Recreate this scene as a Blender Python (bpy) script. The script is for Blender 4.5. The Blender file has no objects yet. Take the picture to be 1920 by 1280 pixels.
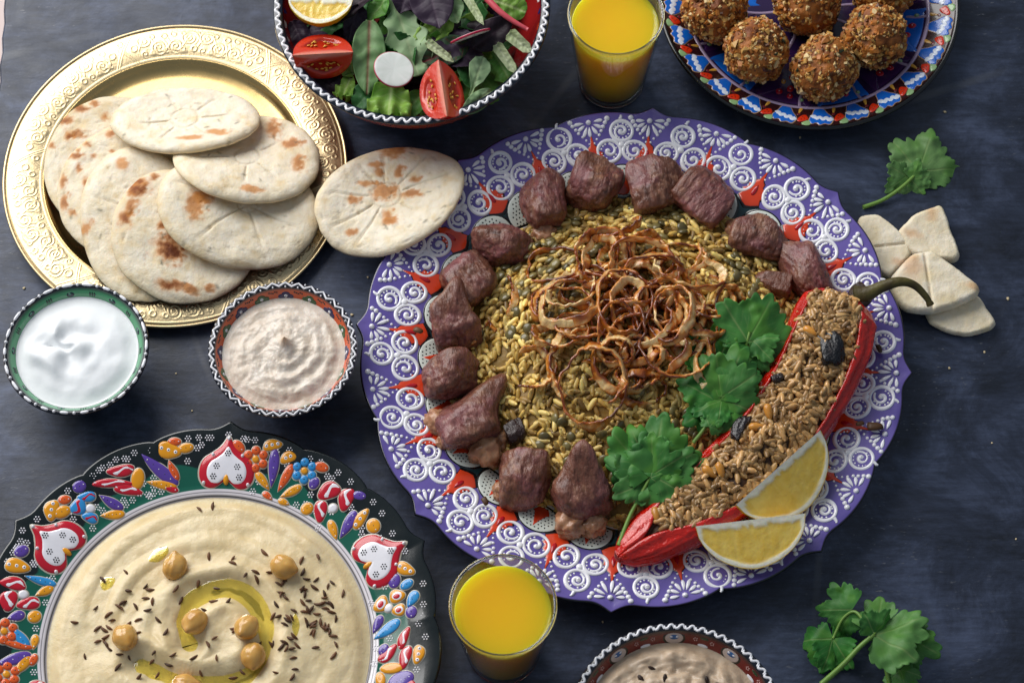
import bpy, bmesh, math, random
import numpy as np
from mathutils import Matrix, Vector

# ------------------------------------------------------------------ camera, light, exposure
scene = bpy.context.scene
PI = math.pi
MM = 0.001                       # all builders below work in millimetres
PHI = math.radians(65.0)         # camera looks down at this angle
FPX, DIST = 4700.0, 1410.0       # focal length in photo pixels, distance to the table point in mid frame
cam_d = bpy.data.cameras.new('camera')
cam = bpy.data.objects.new('camera', cam_d)
scene.collection.objects.link(cam)
CAMP = np.array([0, -DIST*math.cos(PHI), DIST*math.sin(PHI)])
cam.location = CAMP*MM
cam.rotation_euler = (PI/2-PHI, 0, 0)
cam_d.sensor_width = 36.0
cam_d.lens = FPX*36.0/1920.0
cam_d.clip_start, cam_d.clip_end = 0.02, 50
cam_d.dof.use_dof = True
cam_d.dof.focus_distance = (DIST-32)*MM
cam_d.dof.aperture_fstop = 13.0
scene.camera = cam

world = bpy.data.worlds.new('World'); scene.world = world; world.use_nodes = True
bg = world.node_tree.nodes['Background']
bg.inputs[0].default_value = (0.70, 0.83, 1.0, 1); bg.inputs[1].default_value = 0.25

def area(name, loc, aim, sx, sy, power, col):
    l = bpy.data.lights.new(name, 'AREA'); l.shape = 'RECTANGLE'; l.size, l.size_y = sx, sy
    l.energy = power; l.color = col
    o = bpy.data.objects.new(name, l); scene.collection.objects.link(o)
    o.location = loc
    o.rotation_euler = (Vector(aim)-Vector(loc)).to_track_quat('-Z', 'Y').to_euler()
    return o
area('window_light', (-1.02, 1.08, 1.12), (0.0, 0.0, 0.0), 1.7, 1.5, 51.0, (1.0, 0.985, 0.965))

scene.view_settings.view_transform = 'Standard'
scene.view_settings.look = 'None'
scene.view_settings.exposure = 0.0
scene.view_settings.gamma = 1.0
scene.view_settings.use_curve_mapping = False
scene.render.resolution_x, scene.render.resolution_y = 1024, 682
try:
    scene.cycles.max_bounces = 8; scene.cycles.transmission_bounces = 8
    scene.cycles.caustics_reflective = False; scene.cycles.caustics_refractive = True; scene.cycles.blur_glossy = 1.0
except Exception: pass

rnd = random.Random(7)
rng = np.random.default_rng(7)

def P(px, py, z=0.0):
    """the point at height z that the photograph shows at pixel (px, py)"""
    u, v = (px-960)/FPX, -(py-640)/FPX
    d = np.array([u, math.cos(PHI)+v*math.sin(PHI), -math.sin(PHI)+v*math.cos(PHI)])
    t = (z-CAMP[2])/d[2]
    return CAMP+d*t
def mpp(px, py, z=0.0):
    return float(np.linalg.norm(P(px+1, py, z)-P(px, py, z)))

# ------------------------------------------------------------------ noise
def _h(i, j, k, s):
    n = (i.astype(np.int64)*374761393+j.astype(np.int64)*668265263+k.astype(np.int64)*2147483647+s*1274126177) & 0xffffffff
    n = ((n ^ (n >> 13))*1274126177) & 0xffffffff
    n = ((n ^ (n >> 16))*2246822519) & 0xffffffff
    return ((n ^ (n >> 15)) & 0xffff)/32767.5-1.0
def vn(p, seed=0):
    p = np.asarray(p, float); f = np.floor(p); w = p-f; w = w*w*w*(w*(w*6-15)+10); f = f.astype(np.int64)
    r = 0
    for a in (0, 1):
        for b in (0, 1):
            for c in (0, 1):
                k = (w[:, 0] if a else 1-w[:, 0])*(w[:, 1] if b else 1-w[:, 1])*(w[:, 2] if c else 1-w[:, 2])
                r = r+k*_h(f[:, 0]+a, f[:, 1]+b, f[:, 2]+c, seed)
    return r
def fbm(p, seed=0, o=4, g=0.5):
    p = np.asarray(p, float); s = 0; a = 1.0; t = 0
    for i in range(o):
        s = s+a*vn(p*(2.03**i)+i*17.3, seed+i); t += a; a *= g
    return s/t
def sst(a, b, x):
    t = np.clip((x-a)/(b-a), 0, 1); return t*t*(3-2*t)
def mixc(a, b, t):
    a = np.asarray(a, float); b = np.asarray(b, float); t = np.asarray(t)[:, None]
    return a*(1-t)+b*t
def col(h):
    """sRGB hex to linear"""
    h = h.lstrip('#'); c = np.array([int(h[i:i+2], 16)/255 for i in (0, 2, 4)])
    return np.where(c <= .04045, c/12.92, ((c+.055)/1.055)**2.4)

# ------------------------------------------------------------------ mesh helpers (mm in, metres out)
def mesh(name, V, F, cols=None, smooth=True):
    V = np.asarray(V, float)*MM
    if not isinstance(F, (list, tuple)): F = [F]
    F = [np.asarray(f, np.int64) for f in F if len(f)]
    me = bpy.data.meshes.new(name)
    me.vertices.add(len(V)); me.vertices.foreach_set('co', V.ravel())
    tot = sum(f.size for f in F); n = sum(len(f) for f in F)
    me.loops.add(tot); me.loops.foreach_set('vertex_index', np.concatenate([f.ravel() for f in F]).astype(np.int32))
    ls = np.concatenate([np.full(len(f), f.shape[1]) for f in F]); st = np.concatenate([[0], np.cumsum(ls)[:-1]])
    me.polygons.add(n); me.polygons.foreach_set('loop_start', st.astype(np.int32))
    me.polygons.foreach_set('use_smooth', np.full(n, smooth))
    me.update(calc_edges=True)
    if cols is not None:
        cols = np.asarray(cols, float)
        if cols.ndim == 1: cols = np.tile(cols, (len(V), 1))
        a = me.color_attributes.new('Col', 'FLOAT_COLOR', 'POINT')
        a.data.foreach_set('color', np.c_[np.clip(cols[:, :3], 0, 1), np.ones(len(V))].ravel())
    return me
def obm(name, me, mat, parent=None, loc=(0, 0, 0), rot=(0, 0, 0), mw=None, scale=None):
    o = bpy.data.objects.new(name, me); scene.collection.objects.link(o)
    if mat is not None and len(me.materials) == 0: me.materials.append(mat)
    o.parent = parent
    if mw is not None: o.matrix_basis = mw
    else:
        o.location = [c*MM for c in loc]; o.rotation_euler = rot
    if scale is not None: o.scale = scale
    return o
def ob(name, V, F, mat, parent=None, loc=(0, 0, 0), rot=(0, 0, 0), cols=None, smooth=True, mw=None):
    return obm(name, mesh(name, V, F, cols, smooth), mat, parent, loc, rot, mw)
def tag(o, label, cat, group=None, kind=None):
    o['label'] = label; o['category'] = cat
    if group: o['group'] = group
    if kind: o['kind'] = kind
    return o
def empty(name, loc, label, cat, group=None, rz=0):
    o = bpy.data.objects.new(name, None); scene.collection.objects.link(o)
    o.location = [c*MM for c in loc]; o.rotation_euler = (0, 0, rz); o.empty_display_size = .01
    return tag(o, label, cat, group)
def axes(loc, fwd, nrm, roll=0.0):
    """matrix whose local Y runs along fwd and local Z near nrm"""
    y = Vector(fwd).normalized(); z = Vector(nrm); x = y.cross(z).normalized(); z = x.cross(y).normalized()
    m = Matrix((x, y, z)).transposed().to_4x4() @ Matrix.Rotation(roll, 4, 'Y')
    m.translation = Vector([float(c)*MM for c in loc]); return m

def gridf(nu, nv, wu=False, wv=False, off=0):
    """faces of a grid whose vertex (i, j) is i*nv+j"""
    i = np.arange(nu if wu else nu-1); j = np.arange(nv if wv else nv-1)
    I, J = np.meshgrid(i, j, indexing='ij'); I = I.ravel(); J = J.ravel(); I2 = (I+1) % nu; J2 = (J+1) % nv
    return np.c_[I*nv+J, I2*nv+J, I2*nv+J2, I*nv+J2]+off
def join(parts):
    """[(V, F, C)] -> one V, [F3, F4], C"""
    Vs, F3, F4, Cs = [], [], [], []; o = 0
    for p in parts:
        V, F = p[0], p[1]
        for f in (F if isinstance(F, (list, tuple)) else [F]):
            f = np.asarray(f)
            if len(f) == 0: continue
            (F3 if f.shape[1] == 3 else F4).append(f+o)
        Vs.append(V); o += len(V)
        if len(p) > 2:
            c = np.asarray(p[2], float); Cs.append(np.tile(c, (len(V), 1)) if c.ndim == 1 else c)
    F = []
    if F3: F.append(np.concatenate(F3))
    if F4: F.append(np.concatenate(F4))
    return np.concatenate(Vs), F, (np.concatenate(Cs) if Cs else None)
def lathe(prof, n=96, rad=None):
    """prof [(r, z)] from inside out; rad(theta, r) may change the radius"""
    prof = np.asarray(prof, float); th = np.arange(n)*2*PI/n
    R = np.tile(prof[:, 0], (n, 1)); Z = np.tile(prof[:, 1], (n, 1)); T = np.tile(th[:, None], (1, len(prof)))
    if rad is not None: R = rad(T, R)
    V = np.c_[(R*np.cos(T)).ravel(), (R*np.sin(T)).ravel(), Z.ravel()]
    return V, gridf(n, len(prof), True), R.ravel(), T.ravel()
def sph(nu=16, nv=10, r=(1, 1, 1)):
    th = np.arange(nu)*2*PI/nu; ph = np.linspace(.02, PI-.02, nv)
    T, Q = np.meshgrid(th, ph, indexing='ij')
    V = np.c_[(np.sin(Q)*np.cos(T)).ravel()*r[0], (np.sin(Q)*np.sin(T)).ravel()*r[1], (np.cos(Q)).ravel()*r[2]]
    return V, gridf(nu, nv, True)[:, ::-1]
_ico = {}
def ico(s):
    if s not in _ico:
        b = bmesh.new(); bmesh.ops.create_icosphere(b, subdivisions=s, radius=1.0); b.verts.ensure_lookup_table()
        _ico[s] = (np.array([v.co[:] for v in b.verts]), np.array([[v.index for v in f.verts] for f in b.faces])); b.free()
    return _ico[s]
def tube(path, rad, n=10, closed=False, flat=1.0):
    path = np.asarray(path, float); N = len(path); rad = np.broadcast_to(rad, (N,))
    if closed: t = np.roll(path, -1, 0)-np.roll(path, 1, 0)
    else: t = np.gradient(path, axis=0)
    t /= np.linalg.norm(t, axis=1)[:, None]+1e-9
    up = np.array([0, 0, 1.0]); a = np.cross(t, up); l = np.linalg.norm(a, axis=1)
    a[l < 1e-3] = [1, 0, 0]; a /= np.linalg.norm(a, axis=1)[:, None]; b = np.cross(a, t)
    an = np.arange(n)*2*PI/n
    V = path[:, None, :]+rad[:, None, None]*(np.cos(an)[None, :, None]*a[:, None, :]+flat*np.sin(an)[None, :, None]*b[:, None, :])
    V = V.reshape(-1, 3); F = [gridf(N, n, closed, True)]
    if not closed:
        c0, c1 = len(V), len(V)+1; V = np.vstack([V, path[0], path[-1]]); k = np.arange(n)
        F.append(np.c_[np.full(n, c0), (k+1) % n, k]); F.append(np.c_[np.full(n, c1), (N-1)*n+k, (N-1)*n+(k+1) % n])
    return V, F
def spline(pts, n, closed=False):
    """Catmull-Rom through pts"""
    pts = np.asarray(pts, float); m = len(pts)
    if closed: Q = np.vstack([pts[-1], pts, pts[0], pts[1]]); seg = m
    else: Q = np.vstack([2*pts[0]-pts[1], pts, 2*pts[-1]-pts[-2]]); seg = m-1
    u = np.linspace(0, seg, n, endpoint=not closed); i = np.minimum(u.astype(int), seg-1); t = (u-i)[:, None]
    a, b, c, d = Q[i], Q[i+1], Q[i+2], Q[i+3]
    return .5*((2*b)+(-a+c)*t+(2*a-5*b+4*c-d)*t**2+(-a+3*b-3*c+d)*t**3)

# flat decoration laid on a plate: local x along the rim, y outwards, z height
def slip(path, w, h, closed=False, taper=None):
    path = np.asarray(path, float)[:, :2]; N = len(path)
    t = (np.roll(path, -1, 0)-np.roll(path, 1, 0)) if closed else np.gradient(path, axis=0)
    t /= np.linalg.norm(t, axis=1)[:, None]+1e-9; n = np.c_[-t[:, 1], t[:, 0]]
    tp = np.ones(N) if taper is None else np.asarray(taper)
    an = np.linspace(0, PI, 6); V = []
    for a in an:
        V.append(np.c_[path+n*(math.cos(a)*w/2*tp)[:, None], (math.sin(a)*h*tp-.15)])
    V = np.stack(V, 1).reshape(-1, 3); return V, gridf(N, 6, closed)[:, ::-1]
def blob(outl, h, rings=((1, -.15), (.97, .35), (.86, .7), (.6, .93), (.3, 1.0)), base=0.0):
    outl = np.asarray(outl, float); c = outl.mean(0); N = len(outl); V = []
    for s, z in rings: V.append(np.c_[c+(outl-c)*s, np.full(N, base+z*h if z > 0 else base+z)])
    V = np.stack(V, 0).reshape(-1, 3); F = gridf(len(rings), N, False, True)[:, ::-1]; k = np.arange(N); o = (len(rings)-1)*N
    V = np.vstack([V, [c[0], c[1], base+h]])
    return V, [F, np.c_[o+k, o+(k+1) % N, np.full(N, len(V)-1)]]
def ell(cx, cy, a, b, rot=0, n=20):
    t = np.arange(n)*2*PI/n; x, y = a*np.cos(t), b*np.sin(t); c, s = math.cos(rot), math.sin(rot)
    return np.c_[cx+x*c-y*s, cy+x*s+y*c]
def tear(cx, cy, L, w, rot=0, bend=0.0, n=24):
    """drop with its point at -L/2, round end at +L/2 along rot"""
    t = np.arange(n)*2*PI/n; x = np.cos(t)*L/2; y = np.sin(t)*w/2*np.sin((np.pi-np.abs(((t+PI) % (2*PI))-PI))/2)**.8*1.15
    y = y+bend*L*(x/L)**2; c, s = math.cos(rot), math.sin(rot)
    return np.c_[cx+x*c-y*s, cy+x*s+y*c]
def dot(cx, cy, r, h=None):
    n = 8; return blob(ell(cx, cy, r, r, 0, n), r*.7 if h is None else h, ((1, -.12), (.8, .6), (.4, .95)))
def onplate(V, r0, th, prof):
    er = np.array([math.cos(th), math.sin(th)]); et = np.array([math.sin(th), -math.cos(th)])
    xy = (r0+V[:, 1])[:, None]*er+V[:, 0][:, None]*et
    return np.c_[xy, V[:, 2]+prof(np.hypot(xy[:, 0], xy[:, 1]))]

# ------------------------------------------------------------------ materials
def material(name, base=(.5, .5, .5), rough=.5, attr=False, sss=0.0, sssr=(1, .5, .3), sscale=3.0, spec=.5, metal=0.0, trans=0.0, ior=1.45,
             coat=0.0, bump=None, bump2=None, cvar=None, rvar=None, rand=0.0, stretch=None, hue=None, aniso=0.0):
    """Principled; noise scales are per millimetre; cvar = (scale, amount), bump = (scale, height in mm)"""
    m = bpy.data.materials.new(name); m.use_nodes = True; nt = m.node_tree; nd, lk = nt.nodes, nt.links
    b = nd['Principled BSDF']
    tc = nd.new('ShaderNodeTexCoord'); mp = nd.new('ShaderNodeMapping'); lk.new(tc.outputs['Object'], mp.inputs[0])
    s = stretch or (1, 1, 1); mp.inputs['Scale'].default_value = [1000*c for c in s]
    def noise(scale, detail=4, rough_=.55):
        n = nd.new('ShaderNodeTexNoise'); n.inputs['Scale'].default_value = scale; n.inputs['Detail'].default_value = detail
        n.inputs['Roughness'].default_value = rough_; lk.new(mp.outputs[0], n.inputs['Vector']); return n.outputs[0]
    def mathn(op, a, bb):
        n = nd.new('ShaderNodeMath'); n.operation = op
        for i, x in enumerate((a, bb)):
            if isinstance(x, (int, float)): n.inputs[i].default_value = x
            else: lk.new(x, n.inputs[i])
        return n.outputs[0]
    if attr:
        a = nd.new('ShaderNodeAttribute'); a.attribute_name = 'Col'; c = a.outputs['Color']
    else:
        r = nd.new('ShaderNodeRGB'); r.outputs[0].default_value = (*[float(x) for x in base[:3]], 1); c = r.outputs[0]
    val = None
    if cvar:
        val = mathn('ADD', mathn('MULTIPLY', mathn('SUBTRACT', noise(cvar[0]), .5), 2*cvar[1]), 1.0)
    if rand:
        oi = nd.new('ShaderNodeObjectInfo'); v2 = mathn('ADD', mathn('MULTIPLY', mathn('SUBTRACT', oi.outputs['Random'], .5), 2*rand), 1.0)
        val = v2 if val is None else mathn('MULTIPLY', val, v2)
    if val is not None or hue:
        hs = nd.new('ShaderNodeHueSaturation'); lk.new(c, hs.inputs['Color']); c = hs.outputs[0]
        if val is not None: lk.new(val, hs.inputs['Value'])
        if hue:
            lk.new(mathn('ADD', mathn('MULTIPLY', mathn('SUBTRACT', noise(hue[0]), .5), 2*hue[1]), .5), hs.inputs['Hue'])
    lk.new(c, b.inputs['Base Color'])
    b.inputs['Roughness'].default_value = rough
    if rvar: lk.new(mathn('ADD', mathn('MULTIPLY', mathn('SUBTRACT', noise(rvar[0]), .5), 2*rvar[1]), rough), b.inputs['Roughness'])
    b.inputs['Specular IOR Level'].default_value = spec; b.inputs['Metallic'].default_value = metal
    b.inputs['IOR'].default_value = ior; b.inputs['Transmission Weight'].default_value = trans
    b.inputs['Coat Weight'].default_value = coat; b.inputs['Coat Roughness'].default_value = .08
    if sss:
        b.inputs['Subsurface Weight'].default_value = sss; b.inputs['Subsurface Radius'].default_value = sssr
        b.inputs['Subsurface Scale'].default_value = sscale*MM
    last = None
    for bp in (bump, bump2):
        if bp:
            n = nd.new('ShaderNodeBump'); n.inputs['Strength'].default_value = 1.0; n.inputs['Distance'].default_value = bp[1]*MM
            lk.new(noise(bp[0], bp[2] if len(bp) > 2 else 4), n.inputs['Height'])
            if last: lk.new(last, n.inputs['Normal'])
            last = n.outputs[0]
    if last: lk.new(last, b.inputs['Normal'])
    return m

# ================================================================== THE SETTING: table top and the floor beyond its left edge
def table_material():
    m = bpy.data.materials.new('painted_table'); m.use_nodes = True; nt = m.node_tree; nd, lk = nt.nodes, nt.links; b = nd['Principled BSDF']
    tc = nd.new('ShaderNodeTexCoord')
    def mapped(s, rot=0):
        mp = nd.new('ShaderNodeMapping'); mp.inputs['Scale'].default_value = s; mp.inputs['Rotation'].default_value = (0, 0, rot)
        lk.new(tc.outputs['Object'], mp.inputs[0]); return mp.outputs[0]
    def noise(v, sc, det, ro=.6, dist=0):
        n = nd.new('ShaderNodeTexNoise'); n.inputs['Scale'].default_value = sc; n.inputs['Detail'].default_value = det; n.inputs['Roughness'].default_value = ro
        n.inputs['Distortion'].default_value = dist; lk.new(v, n.inputs['Vector']); return n.outputs[0]
    def ramp(f, pts):
        r = nd.new('ShaderNodeValToRGB'); e = r.color_ramp.elements
        while len(e) < len(pts): e.new(.5)
        for k, (p, c) in zip(e, pts): k.position = p; k.color = (*c, 1) if len(c) == 3 else c
        lk.new(f, r.inputs[0]); return r.outputs[0]
    def mix(f, a, c, mode='MIX'):
        n = nd.new('ShaderNodeMix'); n.data_type = 'RGBA'; n.blend_type = mode
        if isinstance(f, float): n.inputs[0].default_value = f
        else: lk.new(f, n.inputs[0])
        for i, x in ((6, a), (7, c)):
            if isinstance(x, tuple): n.inputs[i].default_value = (*x, 1)
            else: lk.new(x, n.inputs[i])
        return n.outputs[2]
    patch = ramp(noise(mapped((1, 1.25, 1)), 17, 10, .72, .5), [(.36, (0.014, 0.018, 0.030)), (.50, (0.031, 0.040, 0.069)), (.64, (0.072, 0.091, 0.152))])
    brush = ramp(noise(mapped((16, 110, 1)), 3, 6, .7), [(.3, (.66, .66, .66)), (.7, (1.34, 1.34, 1.34))])
    c = mix(1.0, patch, brush, 'MULTIPLY')
    # worn pale flecks and fine scratches
    fl = ramp(noise(mapped((40, 110, 1)), 5, 4, .6), [(.62, (0, 0, 0)), (.70, (1, 1, 1))])
    fl2 = mix(1.0, fl, ramp(noise(mapped((1, 1, 1)), 7, 3), [(.47, (0, 0, 0)), (.62, (1, 1, 1))]), 'MULTIPLY')
    c = mix(fl2, c, (0.15, 0.155, 0.175))
    for rot, sc in ((.55, 1.0), (-.35, 1.3), (1.25, .8), (.05, 1.2)):
        w = nd.new('ShaderNodeTexWave'); w.inputs['Scale'].default_value = 2.2*sc; w.inputs['Distortion'].default_value = 2.2; w.inputs['Detail'].default_value = 2; w.inputs['Detail Scale'].default_value = .7
        lk.new(mapped((1, 1, 1), rot), w.inputs['Vector'])
        ln = ramp(w.outputs['Fac'], [(.9990, (0, 0, 0)), (.9999, (1, 1, 1))])
        gate = ramp(noise(mapped((1, 1, 1), rot*2), 8, 3), [(.53, (0, 0, 0)), (.66, (.4, .4, .4))])
        c = mix(mix(1.0, ln, gate, 'MULTIPLY'), c, (0.14, 0.145, 0.16))
    lk.new(c, b.inputs['Base Color'])
    rr = ramp(noise(mapped((1, 1.5, 1)), 26, 6, .65), [(.3, (.40, .40, .40)), (.7, (.60, .60, .60))]); lk.new(rr, b.inputs['Roughness'])
    b.inputs['Specular IOR Level'].default_value = .48
    bp = nd.new('ShaderNodeBump'); bp.inputs['Distance'].default_value = .0006; bp.inputs['Strength'].default_value = .22
    lk.new(noise(mapped((14, 34, 1)), 9, 6, .65), bp.inputs['Height'])
    bp2 = nd.new('ShaderNodeBump'); bp2.inputs['Distance'].default_value = .0012; bp2.inputs['Strength'].default_value = .28
    lk.new(noise(mapped((1, 1.6, 1)), 38, 5, .6, .8), bp2.inputs['Height']); lk.new(bp.outputs[0], bp2.inputs['Normal'])
    lk.new(bp2.outputs[0], b.inputs['Normal']); return m
tx0 = P(9, 30, 0)[0]
V = []; F = []
ys = np.linspace(-900, 900, 181); xe = tx0+1.2*vn(np.c_[ys*.12, ys*0, ys*0], 3)+.5*vn(np.c_[ys*.6, ys*0, ys*0], 4)-(ys-P(9, 30, 0)[1])*.012
for (dx, z) in ((0, -26), (-.4, -1.2), (.8, -.1), (1.6, 0)): V.append(np.c_[xe+dx, ys, np.full(181, z)])
V.append(np.c_[np.full(181, 900), ys, np.zeros(181)]); V.append(np.c_[np.full(181, 900), ys, np.full(181, -26)])
tab = ob('table_top', np.stack(V, 1).reshape(-1, 3), gridf(181, 6, False, True)[:, ::-1], table_material()); tab['kind'] = 'structure'
fl = ob('floor', np.array([[-1500, -1500, -730], [1500, -1500, -730], [1500, 1500, -730], [-1500, 1500, -730.]]), np.array([[0, 1, 2, 3]]),
        material('pale_floor', col('#e6d2cc'), .6, cvar=(.01, .1))); fl['kind'] = 'structure'

# ================================================================== BRASS TRAY AND FLAT BREADS
m_brass = material('brass', (0.76, 0.60, 0.35), .44, metal=1.0, cvar=(.03, .16), rvar=(.05, .1), bump=(.9, .02))
TR, TZ = 99.0, 9.0
tc_ = P(328, 320, TZ); TC = (tc_[0], tc_[1], 0)
def tray():
    t = empty('brass_tray', TC, 'round engraved brass tray holding a pile of flat breads', 'tray')
    # rim with chased scrollwork
    nth, nr = 2200, 56
    th = np.arange(nth)*2*PI/nth; r = np.linspace(76.5, 98.0, nr); T, R = np.meshgrid(th, r, indexing='ij'); T = T.ravel(); R = R.ravel()
    NC = 30; L = 2*PI*87/NC; cell = np.floor(T/(2*PI)*NC); u = (T/(2*PI)*NC-cell)*L; v = R-87
    par = (cell % 2)*2-1; vv = v*par; kind = cell % 5
    d = lambda a, b: np.hypot(u-a, vv-b)
    ln = lambda x, w: np.clip(1-np.abs(x)/w, 0, 1)
    wob = .5*vn(np.c_[T*30, R*.3, R*0], 5)
    h = np.zeros_like(u)
    def spiral(a, b, n, hand):
        dd = d(a, b)+wob*.4; an = np.arctan2(vv-b, u-a)*hand/(2*PI)
        return np.where(dd < n, ln(((dd/2.1-an+.5) % 1)-.5, .34), 0)
    sc = np.maximum.reduce([spiral(L*.30, 2.6, 5.4, 1), spiral(L*.74, -3.0, 4.6, -1), spiral(L*.80, 5.6, 2.4, 1)*.8, ln(d(L*.12, -4.5)-1.6, .7), ln(d(L*.50, -5.2)-1.3, .7),
                            ln(vv-5.6*np.sin(u/L*2*PI+.5), 1.0), ln(d(L*.52, 5.6)-1.2, .7), ln(d(L*.05, 5.2)-1.5, .7)])
    lv = np.clip(1-np.hypot((u-L*.5)/3.2, (v+6.2)/1.4), 0, 1)**.5
    xb = np.maximum(ln(np.abs(v*1.0-(u-L/2)*1.35)-1.1, .5), ln(np.abs(v+(u-L/2)*1.35)-1.1, .5))
    dia = np.maximum(xb, ln(d(L*.5, 5.5)-1.5, .8)); dia = np.maximum(dia, ln(d(L*.12, 0)-2, .8)); dia = np.maximum(dia, ln(d(L*.88, 0)-2, .8))
    h = np.where(kind == 4, dia, np.maximum(sc, lv*.8)); h *= sst(9.6, 8.8, np.abs(v))
    h = np.maximum(h, np.maximum(ln(np.abs(v)-9.5, .55), ln(v+10.3, .5)))
    stip = .10*vn(np.c_[T*80*1.6, R*1.6, R*0], 9)*(h < .2)
    Z = 7.3+1.6*np.sin((R-76.5)/21.5*PI)+.28*h**.8+stip*.4
    Z = np.where(R > 97.5, Z-.3, Z)
    ob('rim', np.c_[R*np.cos(T), R*np.sin(T), Z], gridf(nth, nr, True), m_brass, t)
    V, F, _, _ = lathe([(0.01, 2.2), (40, 2.2), (66, 2.3), (70.5, 2.6), (73.5, 4.4), (75.6, 7.0), (76.6, 7.35), (76.6, 6.6), (74, 3.0), (70, 1.2), (66, .6), (40, .5), (.01, .5)], 180)
    ob('well', V, F, material('shaded_brass', (0.66, 0.46, 0.19), .27, metal=1.0, cvar=(.03, .16), rvar=(.04, .08), bump=(.05, .12)), t)  # smoother brass than the rim, its colour darkened for shade in the well
    V, F, _, _ = lathe([(97.9, 7.4), (98.4, 7.9), (99.1, 7.9), (99.5, 7.3), (99.2, 6.4), (97.8, 6.0), (80, 5.4), (76.7, 5.2), (76.7, 6.5)], 240)
    ob('rolled_edge', V, F, m_brass, t)
tray()

m_bread = material('flat_bread', attr=True, rough=.62, sss=.22, sssr=(1, .75, .5), sscale=3.5, spec=.3, bump=(.20, .75, 7), bump2=(1.1, .22, 4), cvar=(.10, .08))
# height field of the table corner with the tray, in mm, so that each bread lies on what is below it
HX0, HY0, HN = TC[0]-130, TC[1]-160, 320
gx = HX0+np.arange(HN); gy = HY0+np.arange(HN); GX, GY = np.meshgrid(gx, gy, indexing='ij')
rr_ = np.hypot(GX-TC[0], GY-TC[1])
HM = np.interp(rr_, [0, 70, 75, 78, 88, 98, 99.6, 100], [2.2, 2.4, 6, 7.8, 9.8, 8, 7, 0])
def blur(A, s):
    k = np.exp(-.5*(np.arange(-3*s, 3*s+1)/s)**2); k /= k.sum(); p = 3*s
    for ax in (0, 1): A = np.apply_along_axis(lambda x: np.convolve(np.pad(x, p, mode='edge'), k, 'valid'), ax, A)
    return A
def samp(A, x, y):
    fx = np.clip(x-HX0, 0, HN-1.01); fy = np.clip(y-HY0, 0, HN-1.01); i = fx.astype(int); j = fy.astype(int); a = fx-i; b = fy-j
    return A[i, j]*(1-a)*(1-b)+A[i+1, j]*a*(1-b)+A[i, j+1]*(1-a)*b+A[i+1, j+1]*a*b
CREAM = col('#f2e7d2'); CREAM2 = col('#e4d2ac'); TOAST = col('#cf8a44'); BROWN = col('#8a4a20'); CHAR = col('#5a2a12')
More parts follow.
